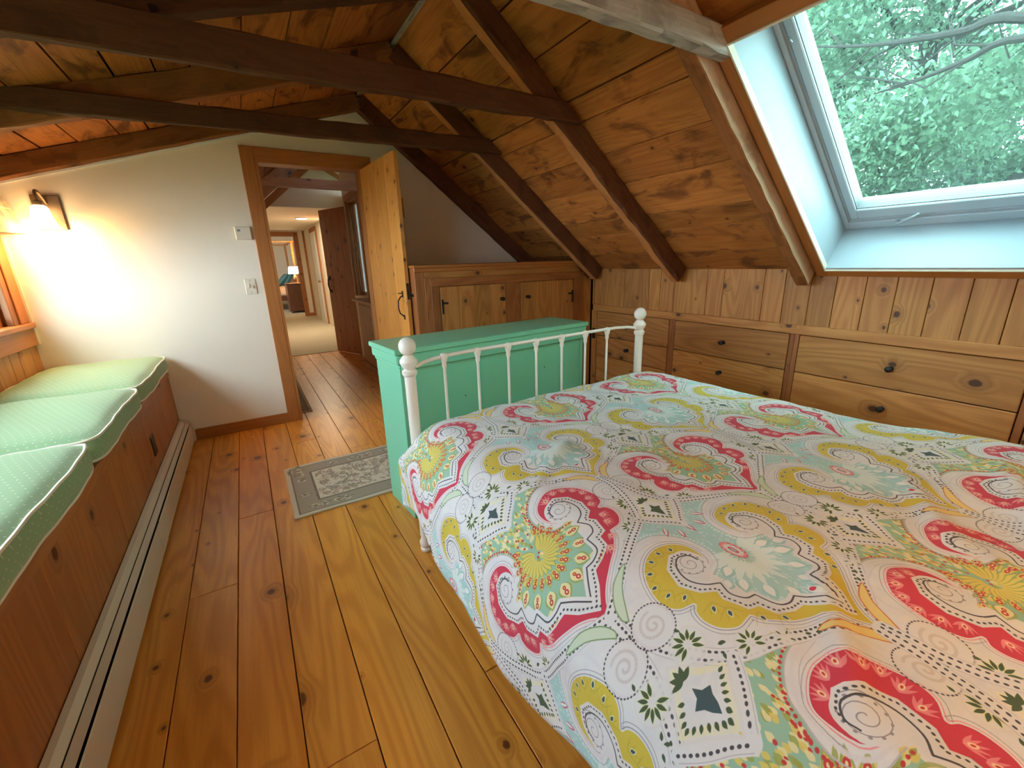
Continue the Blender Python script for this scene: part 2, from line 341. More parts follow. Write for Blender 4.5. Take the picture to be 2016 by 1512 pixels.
        for sg in (1, -1):
            O = T(outer, sg); I = T(inner, sg); D = T(dark, sg); A = T(arc, sg)
            # scroll border above the hooks
            cv.line(A, .002, GREY); cv.line(T(offset(arc, -.010), sg), .005, (.70,.66,.68), .7); cv.line(T(offset(arc, -.020), sg), .0015, GREY, .8)
            for p, an in along(T(offset(arc, .006), sg), .009): cv.ell(p[0], p[1], .0030, .0024, an, DOT if red else TLT)
            # coloured band with its lobed outside edge
            Bd = np.vstack([O, I[::-1]]); cv.poly(Bd, band); cv.line(O, .0075, WHITE); cv.line(T(outer, sg)+np.array([0, 0]), .0016, LINE if not red else PINK)
            cv.line(T(offset(outer[:-9], -.0065), sg), .0013, LINE, .8); cv.line(I, .003, WHITE)
            mid = [(.205,.30),(.19,.325),(.165,.342),(.135,.348),(.105,.338),(.20,.27),(.185,.243),(.175,.19),(.165,.165),(.135,.122),(.105,.098)]
            for (mx, my) in mid:
                M = T([(mx, my)], sg)[0]; an = math.atan2(M[1]-oy-.27, M[0]-ox-sg*.11)
                if red:
                    for da in (-.7, -.35, 0, .35, .7): cv.leaf(M[0]-.012*math.cos(an), M[1]-.012*math.sin(an), .032-.008*abs(da), .0055, an+da, PINK, .75)
                    cv.ell(M[0], M[1], .0065, .0042, an, (.85,.62,.40)); cv.ell(M[0], M[1], .0034, .002, an, DOT)
                else:
                    for da in (-.8, -.3, .3, .8): cv.leaf(M[0]-.014*math.cos(an), M[1]-.014*math.sin(an), .034, .003, an+da, YDK, .35)
                    cv.leaf(M[0]-.006*math.cos(an), M[1]-.006*math.sin(an), .017, .010, an, (.72,.70,.42)); cv.leaf(M[0]-.004*math.cos(an), M[1]-.004*math.sin(an), .012, .0065, an, NAVY)
            # beaded white edging, dark scalloped line and spiral
            cv.line(D, .018, WHITE)
            cv.ell(*T([(.108,.287)], sg)[0], .037, .040, 0, WHITE)
            cv.line(T(spiral(.108,.287,.036,.003,1.2,-2.2), sg), .0016, LINE)
            ctr = T([(.108,.287)], sg)[0]
            for k in range(12):
                aa = k*.5236; cv.ell(ctr[0]+.028*math.cos(aa), ctr[1]+.031*math.sin(aa), .0020, .0026, aa, LINE)
            for p, an in along(T(offset(inner[:-2], .0068), sg), .0092): cv.ell(p[0], p[1], .0027, .0022, an, INK)
            cv.line(D, .0032, INK)
            # strands of the net
            S = T(strand, sg)
            cv.line(S, .026, WHITE); cv.line(T(offset(strand, .013), sg), .0012, GREY); cv.line(T(offset(strand, -.013), sg), .0012, GREY)
            for off in (.0065, -.0065):
                for p, an in along(T(offset(strand, off), sg), .0105): cv.ell(p[0], p[1], .0033, .0023, an, INK)
            dl = T(dlow, sg); cv.line(dl, .022, WHITE); cv.line(T(offset(dlow, .008), sg), .0012, GREY)
            for p, an in along(dl, .0098): cv.ell(p[0], p[1], .0031, .0024, an, INK)
            # pale spirals, teardrops, sprigs outside the band
            sc = T([(.262,.258)], sg)[0]
            cv.ell(sc[0], sc[1], .037, .044, 0, (.70,.66,.66)); cv.ell(sc[0], sc[1], .033, .040, 0, WHITE)
            cv.line(T(spiral(.262,.258,.027,.003,2.0,-1.9), sg), .005, (.62,.56,.54), .75)
            ring = T(spiral(.262,.258,.041,.041,0,1,30), sg)
            for p, an in along(ring, .0068): cv.ell(p[0], p[1], .0024, .0014, an, INK)
            drop = smooth([(.284,.300),(.272,.318),(.246,.352),(.205,.382),(.250,.372),(.280,.342),(.290,.312),(.284,.300)],4)
            cv.poly(T(drop, sg), (.78,.62,.22) if red else (.60,.68,.50)); cv.line(T(drop, sg), .0022, ORANGE if red else (.20,.32,.14))
            cv.line(T(smooth([(.236,.300),(.232,.345),(.195,.378),(.130,.385)],6), sg), .006, (.71,.67,.68), .7)
            for fx, fy, r, nn in ((.256,.188,.026,9),(.190,.112,.022,8),(.148,.078,.012,4)):
                C = T([(fx, fy)], sg)[0]
                cv.ell(C[0], C[1], r*1.3, r*1.2, 0, (.70,.66,.62), .5); cv.ell(C[0], C[1], r*1.15, r*1.05, 0, WHITE, .8)
                for k in range(nn):
                    an = 1.0*sg+k*(5.0/nn); cv.leaf(C[0]+.006*math.cos(an), C[1]+.006*math.sin(an), r*.85, r*.36, an, (.70,.72,.35), .8); cv.leaf(C[0]+.007*math.cos(an), C[1]+.007*math.sin(an), r*.75, r*.25, an, GREEN)
            for fx, fy, an in ((.226,.150,.6),(.232,.136,2.2),(.214,.142,4.0),(.115,.060,.7),(.098,.048,.9),(.250,.222,1.2)):
                C = T([(fx, fy)], sg)[0]; cv.leaf(C[0], C[1], .012, .006, an*sg, GREEN)
        # lozenge with its dark leaf
        cx, cy = ox, oy+.462
        loz = np.array([(0,.070),(.030,.030),(.062,0),(.030,-.030),(0,-.070),(-.030,-.030),(-.062,0),(-.030,.030)])
        cv.line(loz+[cx, cy], .004, (.72,.68,.64), .9, True); cv.line(loz*.80+[cx, cy], .010, (.80,.74,.42), .5, True)
        for p, an in along(np.vstack([loz*.62, loz[:1]*.62])[2:8]+[cx, cy], .0095): cv.leaf(p[0], p[1], .011, .006, math.atan2(p[1]-cy, p[0]-cx), GREEN)
        for k, an in enumerate((.3,1.0,1.57,2.14,2.84)): cv.leaf(cx, cy+.036, .022, .009, an, GREEN)
        cv.poly(np.array([(0,.024),(.006,.010),(.018,.004),(.010,-.006),(.006,-.018),(0,-.030),(-.006,-.018),(-.010,-.006),(-.018,.004),(-.006,.010)])+[cx, cy-.004], NAVY if red else GREEN)
    return cv
# ------------------------------------------------------------------ mesh helpers
V3 = lambda *a: Vector(a)
class MB:
    def __init__(s): s.v = []; s.f = []
    def add(s, vs, fs):
        b = len(s.v); s.v += [tuple(p) for p in vs]; s.f += [tuple(b+i for i in f) for f in fs]; return s
    def obox(s, O, X, Y, Z):
        O, X, Y, Z = map(Vector, (O, X, Y, Z))
        if X.cross(Y).dot(Z) < 0: O = O+Z; Z = -Z
        return s.add([O, O+X, O+X+Y, O+Y, O+Z, O+X+Z, O+X+Y+Z, O+Y+Z], [(0,3,2,1),(4,5,6,7),(0,1,5,4),(1,2,6,5),(2,3,7,6),(3,0,4,7)])
    def box(s, x0, x1, y0, y1, z0, z1): return s.obox((x0,y0,z0), (x1-x0,0,0), (0,y1-y0,0), (0,0,z1-z0))
    def prism(s, P, E):
        P = [Vector(p) for p in P]; E = Vector(E); n = len(P)
        nr = sum(((P[i].cross(P[(i+1) % n])) for i in range(n)), Vector())
        if nr.dot(E) > 0: P = P[::-1]
        return s.add(P+[p+E for p in P], [tuple(range(n)), tuple(range(2*n-1, n-1, -1))]+[(i, i+n, (i+1) % n+n, (i+1) % n) for i in range(n)])
    def tube(s, P, r, seg=8, cap=True):
        P = [Vector(p) for p in P]; R = r if isinstance(r, (list, tuple)) else [r]*len(P); vs = []; prev = None
        for i, p in enumerate(P):
            d = (P[min(i+1, len(P)-1)]-P[max(i-1, 0)]).normalized()
            if prev is None: a = d.cross(Vector((0,0,1)) if abs(d.z) < .9 else Vector((1,0,0))).normalized()
            else: a = (prev-d*prev.dot(d)).normalized()
            prev = a; b = d.cross(a)
            vs += [p+(a*math.cos(2*math.pi*k/seg)+b*math.sin(2*math.pi*k/seg))*R[i] for k in range(seg)]
        fs = [(i*seg+k, i*seg+(k+1) % seg, (i+1)*seg+(k+1) % seg, (i+1)*seg+k) for i in range(len(P)-1) for k in range(seg)]
        if cap: fs += [tuple(range(seg-1, -1, -1)), tuple((len(P)-1)*seg+k for k in range(seg))]
        return s.add(vs, fs)
    def lathe(s, prof, O=(0,0,0), ax=(0,0,1), seg=16):
        O = Vector(O); ax = Vector(ax).normalized(); a = ax.orthogonal().normalized(); b = ax.cross(a); vs = []
        for r, h in prof: vs += [O+ax*h+(a*math.cos(2*math.pi*k/seg)+b*math.sin(2*math.pi*k/seg))*max(r, 1e-4) for k in range(seg)]
        n = len(prof)
        fs = [(i*seg+k, i*seg+(k+1) % seg, (i+1)*seg+(k+1) % seg, (i+1)*seg+k) for i in range(n-1) for k in range(seg)]
        fs += [tuple(range(seg-1, -1, -1)), tuple((n-1)*seg+k for k in range(seg))]
        return s.add(vs, fs)
    def beam(s, A, B, side, up, w, h, segs=8, jit=.003, ch=.006, seed=0):
        # hewn timber: rectangular section with eased arrises, uneven along its length. A,B = centre of the lower face
        A, B, side, up = Vector(A), Vector(B), Vector(side).normalized(), Vector(up).normalized(); r = random.Random(seed+11); vs = []
        for i in range(segs+1):
            p = A.lerp(B, i/segs); W = w/2
            for (a, b) in ((-W+ch,0),(W-ch,0),(W,ch),(W,h-ch),(W-ch,h),(-W+ch,h),(-W,h-ch),(-W,ch)):
                vs.append(p+side*(a+r.uniform(-jit,jit))+up*(b+r.uniform(-jit,jit)))
        fs = [(i*8+k, i*8+(k+1) % 8, (i+1)*8+(k+1) % 8, (i+1)*8+k) for i in range(segs) for k in range(8)]
        fs += [tuple(range(7,-1,-1)), tuple(segs*8+k for k in range(8))]
        return s.add(vs, fs)
def apply_uv(me, g):
    g = Vector(g).normalized(); uv = me.uv_layers.new(name='UVMap'); n = len(me.loops)
    co = np.empty(len(me.vertices)*3); me.vertices.foreach_get('co', co); co = co.reshape(-1, 3)
    nm = np.empty(len(me.polygons)*3); me.polygons.foreach_get('normal', nm); nm = nm.reshape(-1, 3)
    lt = np.empty(len(me.polygons), int); me.polygons.foreach_get('loop_total', lt)
    vi = np.empty(n, int); me.loops.foreach_get('vertex_index', vi)
    ln = np.repeat(nm, lt, axis=0); gg = np.array(g)
    w = np.cross(ln, gg); L = np.linalg.norm(w, axis=1); alt = np.array(g.orthogonal().normalized()); w[L < .3] = alt; w /= np.linalg.norm(w, axis=1)[:, None]
    p = co[vi]; ox, oy = rng.random()*20, rng.random()*20
    U = p@gg; Vv = np.einsum('ij,ij->i', p, w); endg = L < .3
    U = np.where(endg, p@np.array(g.cross(g.orthogonal()).normalized()), U)
    uv.data.foreach_set('uv', np.stack([U+ox, Vv+oy], 1).astype(np.float32).ravel())
def build(name, mb, mt, parent=None, grain=(0,1,0), bevel=0, smooth=False, kind=None, local=False, label=None, uv=True):
    me = bpy.data.meshes.new(name); off = Vector((0,0,0))
    if parent is not None and not local:
        q = parent
        while q is not None: off += q.location; q = q.parent
    me.from_pydata([(x-off.x, y-off.y, z-off.z) for x, y, z in mb.v] if off.length else mb.v, [], mb.f)
    bm = bmesh.new(); bm.from_mesh(me)
    if bevel:
        ed = [e for e in bm.edges if len(e.link_faces) == 2 and e.calc_face_angle(0) > .6]
        bmesh.ops.bevel(bm, geom=ed, offset=bevel, segments=1, affect='EDGES', clamp_overlap=True)
    bmesh.ops.recalc_face_normals(bm, faces=bm.faces)
    bm.to_mesh(me); bm.free()
    if uv: apply_uv(me, grain)
    if smooth:
        me.polygons.foreach_set('use_smooth', [True]*len(me.polygons))
        try: me.set_sharp_from_angle(angle=.75)
        except Exception: pass
    me.materials.append(M[mt] if isinstance(mt, str) else mt)
    o = bpy.data.objects.new(name, me); C.objects.link(o); o.parent = parent
    if kind: o['kind'] = kind
    if label: o['label'] = label
    return o
def thing(name, label, cat, loc=(0,0,0), rz=0, group=None):
    o = bpy.data.objects.new(name, None); C.objects.link(o); o.location = loc; o.rotation_euler = (0,0,rz); o.empty_display_size = .1
    o['label'] = label; o['category'] = cat
    if group: o['group'] = group
    return o
def tag(o, label, cat, group=None):
    o['label'] = label; o['category'] = cat
    if group: o['group'] = group
    return o
def copy_part(o, parent, delta):
    c = o.copy(); C.objects.link(c); c.parent = parent; c.location = o.location+Vector(delta)
    for k in o.children:
        d = k.copy(); C.objects.link(d); d.parent = c
    return c

# ------------------------------------------------------------------ room frame (metres; x to the knee wall, y to the gable, z up)
YB, YG, XL, XR = -.60, 3.946, -1.215, 2.79
SR, SL = -.7953368, .3023438
def Rpt(u, y, h): return Vector((1.302+.7827*u+.6224*h, y, 2.216-.6224*u+.7827*h))       # right roof slope: u down the slope, h outwards
CL_, SL_ = .9572, .2894
def Lpt(u, y, h): return Vector((-1.132+CL_*u-SL_*h, y, 1.815+SL_*u+CL_*h))               # left roof slope: u up the slope
EU, ER = Vector((.7827,0,-.6224)), Vector((.6224,0,.7827)); ELU, ELN = Vector((CL_,0,SL_)), Vector((-SL_,0,CL_))
HS, HL = .121, .110     # rafter depth under the boards
def shR(x): return 2.216+SR*(x-1.302)+HS/.7827
def shL(x): return 1.815+SL*(x+1.132)+HL/CL_
UR0, UR1 = -.44, 1.83
UL1 = (1.034+1.132+SL_*HL)/CL_; UL0 = -.16
def rbox(u0, u1, y0, y1, h0, h1): return MB().obox(Rpt(u0,y0,h0), EU*(u1-u0), (0,y1-y0,0), ER*(h1-h0))
def lbox(u0, u1, y0, y1, h0, h1): return MB().obox(Lpt(u0,y0,h0), ELU*(u1-u0), (0,y1-y0,0), ELN*(h1-h0))

# ---- floor
fl = build('floor', MB().box(-1.30, 2.86, YB-.1, 7.0, -.06, -.022), 'dark', kind='structure')
joints = [-.60, -.405, -.235, -.07, .104, .274, .453, .63, .80, .965, 1.11, 1.30, 1.50, 1.70, 1.90, 2.10, 2.30, 2.50, 2.66, 2.84]
cross = {0: [], 1: [1.9], 2: [2.457], 3: [.957, 4.35], 4: [3.4], 5: [2.9], 6: [.969, 3.05], 7: [3.55], 8: [2.6, 4.6], 9: [5.2]}
for i in range(len(joints)-1):
    ys = [YB]+[c for c in cross.get(i, [1.3+.37*(i % 3)])]+[7.0 if -.3 < joints[i] < 1.25 else YG+.1]
    for a, b in zip(ys[:-1], ys[1:]):
        build('plank', MB().box(joints[i]+.0016, joints[i+1]-.0016, a+.0012, b-.0012, -.022, 0), 'floor', fl, grain=(0,1,0), bevel=.0018)
# ---- roof: two board decks on rafters, tied by collar beams
dk = MB()
for u0, u1, y0, y1 in ((UR0,.38,YB-.1,YG+.12),(1.775,UR1+.1,YB-.1,YG+.12),(.38,1.775,1.165,YG+.12),(.38,1.775,YB-.1,.335)):
    dk.obox(Rpt(u0,y0,HS+.02), EU*(u1-u0), (0,y1-y0,0), ER*.03)
dk.obox(Lpt(UL0-.05,YB-.1,HL+.02), ELU*(UL1-UL0+.07), (0,YG+.22-YB,0), ELN*.03)
ceil = build('ceiling', dk, 'dark', kind='structure')
xs = [1.036, 1.25, 1.449, 1.655, 1.756, 1.938, 2.12, 2.338, 2.46, 2.64, 2.82]
for a, b in zip(xs[:-1], xs[1:]):
    u0, u1 = [(x-1.302-.6224*HS)/.7827 for x in (a, b)]; mid = (u0+u1)/2
    runs = [(YB, .335), (1.165, YG)] if .36 < mid < 1.77 else [(YB, YG)]
    for y0, y1 in runs:
        jt = rng.uniform(-.003, .004)
        build('board', rbox(u0+.003, u1-.003-.002*rng.random(), y0, y1, HS+jt, HS+.02), 'roof', ceil, bevel=.002)
xs = [-1.30, -1.07, -.895, -.72, -.51, -.355, -.19, -.045, .186, .395, .595, .80, 1.03]
for a, b in zip(xs[:-1], xs[1:]):
    u0, u1 = [(x+1.132+SL_*HL)/CL_ for x in (a, b)]; jt = rng.uniform(-.003, .004)
    build('board', lbox(u0+.003+.003*rng.random(), u1-.003, YB, YG, HL+jt, HL+.02), 'roof', ceil, bevel=.002)
build('ridge_board', MB().obox((1.008, YB, 2.556), (.030,0,.009), (0,YG-YB,0), (0,0,.016)), 'grey_beam', ceil)
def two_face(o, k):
    # weathered sides; light painted paler on far rafters' lower face, skylight rafter's near face
    if k == 3: ks, mt = (6,), 'rafter_lit_side'
    elif k in (1, 2): ks, mt = (0,), 'rafter_lit_under'
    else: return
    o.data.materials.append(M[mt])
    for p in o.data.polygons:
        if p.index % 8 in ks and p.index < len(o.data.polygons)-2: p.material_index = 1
LAST = [None]
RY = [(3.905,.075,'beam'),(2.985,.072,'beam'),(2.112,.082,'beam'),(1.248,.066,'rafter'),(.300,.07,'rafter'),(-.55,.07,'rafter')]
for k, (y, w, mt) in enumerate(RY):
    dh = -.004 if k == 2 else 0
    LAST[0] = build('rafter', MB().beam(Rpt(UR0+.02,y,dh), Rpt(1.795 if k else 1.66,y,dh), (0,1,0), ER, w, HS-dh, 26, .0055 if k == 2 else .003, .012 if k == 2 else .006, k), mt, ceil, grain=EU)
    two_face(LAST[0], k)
for k, (y, w, mt) in enumerate(RY):
    build('rafter', MB().beam(Lpt(UL0+.04,y,-.02 if k else 0), Lpt(UL1-.05,y,-.02 if k else 0), (0,1,0), ELN, .075, HL+.02 if k else HL, 22, .003, .006, k+20), 'beam' if k in (2,) else 'rafter', ceil, grain=ELU)
def tie(y0, w, bl, br, tl, tr, mt, seed, xl=-.99):
    # collar beam hewn flat: bottom and top heights at the two ends (x, z)
    A, B = V3(xl, y0+w/2, bl), V3(br[0], y0+w/2, br[1]); n = 26; r = random.Random(seed); mbb = MB(); vs = []
    for i in range(n+1):
        t = i/n; xb = A.x+(B.x-A.x)*t; zb = bl+(br[1]-bl)*t; xt = xl+.05+(tr[0]-xl-.05)*t; zt = tl+(tr[1]-tl)*t; j = lambda: r.uniform(-.0045,.0045); e = .006
        vs += [(xb, y0+e+j()*.3, zb+j()),(xb, y0+w-e, zb+j()),(xb, y0+w, zb+e+j()),(xt, y0+w, zt-e),(xt, y0+w-e, zt+j()),(xt, y0+e, zt+j()),(xt, y0+j()*.6, zt-e),(xb, y0+j()*.6, zb+e)]
    fs = [(i*8+k, i*8+(k+1) % 8, (i+1)*8+(k+1) % 8, (i+1)*8+k) for i in range(n) for k in range(8)]+[tuple(range(7,-1,-1)), tuple(n*8+k for k in range(8))]
    mbb.add(vs, fs); return build('collar_beam', mbb, mt, ceil, grain=(1,0,0))
tie(2.905, .042, 1.968, (1.735, 2.014), 2.066, (1.635, 2.104), 'beam', 1)
tie(2.024, .045, 1.955, (1.725, 1.992), 2.100, (1.610, 2.082), 'beam', 2)
tie(1.150, .062, 1.972, (1.742, 1.996), 2.092, (1.655, 2.082), 'grey_beam', 3)
tie(.215, .05, 1.972, (1.735, 2.005), 2.092, (1.62, 2.09), 'beam', 4)
# ---- walls
wb = MB()
def gable(mbb, y0, y1, door=None):
    t = lambda x: min(shL(x), shR(x))+.05
    def seg(xa, xb, zb): mbb.prism([(xa,y0,zb),(xb,y0,zb),(xb,y0,t(xb))]+([(1.034,y0,t(1.034))] if xa < 1.034 < xb else [])+[(xa,y0,t(xa))], (0,y1-y0,0))
    if door: seg(XL-.1, door[0], -.06); seg(door[0], door[1], door[2]); seg(door[1], XR+.08, -.06)
    else: seg(XL-.1, XR+.08, -.06)
gable(wb, YG, YG+.11, (.225, .978, 2.048)); wfar = build('wall_gable', wb, 'wall', kind='structure')
wk = MB(); gable(wk, YB-.1, YB); build('wall_back', wk, 'wall', kind='structure')
wr = build('wall_right', MB().box(XR+.02, XR+.07, YB-.1, YG+.1, -.06, 1.19), 'dark', kind='structure')
pj = [3.06, 2.97, 2.686, 2.417, 2.305, 2.175, 1.902, 1.777, 1.504, 1.378, 1.237, 1.11, .974, .846, .713, .579, .45, .30, .15, -.02, -.2, -.4, -.6]
for a, b in zip(pj[:-1], pj[1:]):
    build('plank', MB().box(XR-.001*rng.random(), XR+.02, b+.0015, a-.0015, .862, 1.186), 'pine', wr, grain=(0,0,1), bevel=.002)
for k in range(5): build('plank', MB().box(XR-.001, XR+.02, .3045-.18*(k+1)+.0015, .3045-.18*k-.0015, 0, .806), 'pine', wr, grain=(0,0,1), bevel=.002)
# left wall with the window bank
W0, W1, WZ0, WZ1 = .45, 3.80, .985, 1.745
wl = MB().box(XL-.09, XL-.02, YB-.1, YG+.1, -.06, WZ0-.02).box(XL-.09, XL-.02, YB-.1, YG+.1, WZ1, 1.96).box(XL-.09, XL-.02, W1, YG+.1, WZ0-.02, WZ1).box(XL-.09, XL-.02, YB-.1, W0, WZ0-.02, WZ1)
wleft = build('wall_left', wl, 'wall', kind='structure')
y = YB
while y < YG-.02:
    w = min(rng.choice((.12, .15, .19)), YG-y)
    build('plank', MB().box(XL-.02, XL, y+.001, y+w-.001, .55, .845), 'pine', wleft, grain=(0,0,1), bevel=.002); y += w
build('panel', MB().box(XL-.02, XL-.003, YB, YG, WZ1, 1.87), 'wall', wleft)
build('panel', MB().box(XL-.02, XL-.003, YB, W0, WZ0-.02, WZ1), 'wall', wleft)
# ---- trims, gable door
trg = MB().prism([(-1.20,YG-.012,shL(-1.2)-HL/CL_-.012),(.90,YG-.012,shL(.90)-HL/CL_-.012),(.90,YG-.012,shL(.90)-HL/CL_+.004),(-1.20,YG-.012,shL(-1.2)-HL/CL_+.004)], (0,.012,0))
build('trim_1', trg, 'white', kind='structure')
build('baseboard_gable', MB().box(-.515, .135, YG-.016, YG, 0, .085), 'trim', grain=(1,0,0), bevel=.003, kind='structure')
cs = build('trim_2', MB().box(.132, .222, YG-.018, YG, 0, 2.135), 'trim', grain=(0,0,1), bevel=.003, kind='structure')
build('casing', MB().box(.222, 1.07, YG-.018, YG, 2.045, 2.135), 'trim', cs, grain=(1,0,0), bevel=.003)
build('casing', MB().box(.980, 1.062, YG-.018, YG, 0, 2.045), 'trim', cs, grain=(0,0,1), bevel=.003)
jb = MB().box(.222,.240,YG-.018,YG+.12,0,2.030).box(.966,.980,YG-.018,YG+.12,0,2.030).box(.222,.980,YG-.018,YG+.12,2.030,2.045)
build('jamb', jb, 'trim', cs, grain=(0,0,1))
# plank door swung into the room, seen on its edge
dh, df = Vector((.968, YG-.026, 0)), Vector((1.022, 3.172, 0)); dd = df-dh; dn = Vector((dd.y, -dd.x, 0)).normalized()*-.030
if dn.x < 0: dn = -dn
door = build('door_1', MB().obox(dh+dd*.02+dn*.9+V3(0,0,.20), dd*.96, dn*.7, (0,0,.13)).obox(dh+dd*.02+dn*.9+V3(0,0,1.60), dd*.96, dn*.7, (0,0,.13)), 'door_dark', grain=dd, kind='structure')
cuts = [0, .24, .47, .74, 1]
for a, b in zip(cuts[:-1], cuts[1:]):
    build('plank', MB().obox(dh+dd*(a+.0012)+V3(0,0,.012), dd*(b-a-.0024), dn, (0,0,2.018)), 'door', door, grain=(0,0,1), bevel=.0015)
hp = dh+dd*.90-dn*.02
hd = MB().tube([hp+V3(0,0,1.045)-dn*.1, hp+V3(0,0,1.035)-dn*.7, hp+V3(0,0,1.01)-dn*1.3, hp+V3(0,0,.955)-dn*1.4, hp+V3(0,0,.915)-dn*1.1, hp+V3(0,0,.89)-dn*.1], .0055, 8)
hd.obox(hp+V3(0,0,1.035)-dd*.016-dn*.12, dd*.032, dn*.12, (0,0,.045)).obox(hp+V3(0,0,.865)-dd*.013-dn*.12, dd*.026, dn*.12, (0,0,.035)).obox(hp+V3(0,0,1.062)-dd*.02-dn*1.1, dd*.04, dn*1.1, (0,0,.006))
build('handle', hd, 'black', door, smooth=True)
build('latch', MB().obox(dh+dd*1.0+dn*.2+V3(0,0,1.02), dd*.004, dn*.6, (0,0,.12)).obox(dh+dd*1.002+dn*1.0+V3(0,0,1.04), dd*.05, dn*.35, (0,0,.02)), 'black', door)
# ---- skylight
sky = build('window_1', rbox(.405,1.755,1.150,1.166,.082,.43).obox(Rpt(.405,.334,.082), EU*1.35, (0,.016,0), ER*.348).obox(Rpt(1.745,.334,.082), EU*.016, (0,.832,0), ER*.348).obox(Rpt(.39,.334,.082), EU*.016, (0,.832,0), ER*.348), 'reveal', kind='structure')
fr = MB()
def ring(mbb, u0, u1, y0, y1, wu, wy, h0, h1):
    for a, b, c, d in ((u0,u1,y1-wy,y1),(u0,u1,y0,y0+wy),(u0,u0+wu,y0+wy,y1-wy),(u1-wu,u1,y0+wy,y1-wy)): mbb.obox(Rpt(a,c,h0), EU*(b-a), (0,d-c,0), ER*(h1-h0))
    return mbb
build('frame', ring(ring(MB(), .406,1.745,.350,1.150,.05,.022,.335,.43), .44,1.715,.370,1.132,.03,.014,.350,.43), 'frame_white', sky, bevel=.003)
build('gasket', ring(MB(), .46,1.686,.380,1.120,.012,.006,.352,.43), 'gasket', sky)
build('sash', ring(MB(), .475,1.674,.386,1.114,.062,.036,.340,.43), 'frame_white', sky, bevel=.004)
build('bead', ring(MB(), .535,1.613,.421,1.079,.005,.004,.352,.40), 'gasket', sky)
build('glass', rbox(.530,1.616,.418,1.082,.376,.380), 'glass', sky)
build('crank', MB().tube([Rpt(1.700,.915,.352), Rpt(1.708,.915,.325), Rpt(1.700,.906,.318), Rpt(1.650,.835,.312), Rpt(1.643,.822,.318)], [.005,.006,.006,.005,.005], 8).lathe([(.012,0),(.012,.02)], Rpt(1.700,.915,.335), ER, 12), 'frame_white', sky, smooth=True)
build('hook', MB().tube([Rpt(.62,1.108,.34), Rpt(.625,1.100,.325), Rpt(.635,1.096,.325)], .004, 6), 'frame_white', sky)
st = build('trim_3', rbox(.345,1.82,1.152,1.207,.080,.122), 'trim', grain=EU, bevel=.002, kind='structure')
build('casing', rbox(.345,1.82,.285,.348,.080,.122), 'trim', st, grain=EU, bevel=.002)
build('casing', rbox(.345,.404,.348,1.152,.080,.122), 'trim', st, grain=(0,1,0), bevel=.002)
build('casing', rbox(1.762,1.82,.348,1.152,.080,.122), 'trim', st, grain=(0,1,0), bevel=.002)
lip = MB()
for a, b, c, d in ((.404,1.762,1.147,1.153),(.404,1.762,.347,.353),(.404,.410,.353,1.147),(1.756,1.762,.353,1.147)): lip.obox(Rpt(a,c,.072), EU*(b-a), (0,d-c,0), ER*.03)
build('edge_strip', lip, 'piping', st)
# ---- bank of windows over the seat
win = build('window_2', MB().box(XL-.09,XL-.02,W0,W1,WZ0-.02,WZ0).box(XL-.09,XL-.02,W1-.03,W1,WZ0,WZ1).box(XL-.09,XL-.02,W0,W0+.03,WZ0,WZ1), 'trim', kind='structure', grain=(0,0,1))
for k in range(4):
    a = W0+.03+k*(W1-W0-.06)/4; b = a+(W1-W0-.06)/4
    f = build('sash', MB().box(XL-.085,XL-.045,a,a+.045,WZ0,WZ1).box(XL-.085,XL-.045,b-.045,b,WZ0,WZ1).box(XL-.085,XL-.045,a+.045,b-.045,WZ0,WZ0+.045).box(XL-.085,XL-.045,a+.045,b-.045,WZ1-.045,WZ1), 'trim', win, grain=(0,0,1))
    build('pane', MB().box(XL-.067,XL-.063,a+.043,b-.043,WZ0+.043,WZ1-.043), 'glass2', f)
build('sill', MB().box(XL-.05, XL+.032, YB, YG-.005, .953, .985), 'trim', win, grain=(0,1,0), bevel=.004)
build('apron', MB().box(XL-.02, XL+.016, YB, YG-.005, .842, .953), 'trim', win, grain=(0,1,0), bevel=.003)
build('casing', MB().box(XL-.02, XL+.010, 3.815, YG-.004, .985, 1.60), 'trim', win, grain=(0,0,1), bevel=.003)
build('casing', MB().box(XL-.03, XL+.002, 3.745, 3.812, .985, 1.60), 'pine_red', win, grain=(0,0,1), bevel=.003)
build('casing', MB().box(XL-.02, XL+.010, YB, 3.812, 1.745, 1.785), 'trim', win, grain=(0,1,0), bevel=.003)
build('corner_bead', MB().box(XL+.008, XL+.022, YG-.012, YG, .845, 1.50), 'piping', win)
# ---- plaid valance at the window
cvp = Canvas(.24, .24, 600, (.62,.52,.26))
for i in range(2): cvp.poly([(0,.02+.12*i),(.24,.02+.12*i),(.24,.06+.12*i),(0,.06+.12*i)], (.30,.27,.28), .55); cvp.poly([(.03+.12*i,0),(.065+.12*i,0),(.065+.12*i,.24),(.03+.12*i,.24)], (.30,.27,.28), .55); cvp.line([(0,.095+.12*i),(.24,.095+.12*i)], .006, (.80,.76,.62)); cvp.line([(.10+.12*i,0),(.10+.12*i,.24)], .006, (.80,.76,.62))
M['plaid'] = printed('plaid_cloth', cvp.px)
sh = MB(); vs = []; ny = 20
for j in range(ny+1):
    yy = 3.06+(3.928-3.06)*j/ny
    for k, (dx, z) in enumerate(((-.008,1.785),(.050,1.780),(.064,1.735),(.088,1.64),(.110,1.56),(.118,1.518),(.088,1.510),(.038,1.535),(.01,1.58))):
        vs.append((XL+.012+dx+.004*math.sin(yy*21), yy, z+.008*math.sin(yy*7+k)*(k > 3)))
sh.add(vs, [(j*9+k, (j+1)*9+k, (j+1)*9+k+1, j*9+k+1) for j in range(ny) for k in range(8)]+[tuple(range(8,-1,-1)), tuple(ny*9+k for k in range(9))])
va = build('window_valance', sh, 'plaid', smooth=True, grain=(0,1,0)); tag(va, 'yellow and grey plaid fabric shade in the corner above the window seat', 'window shade')
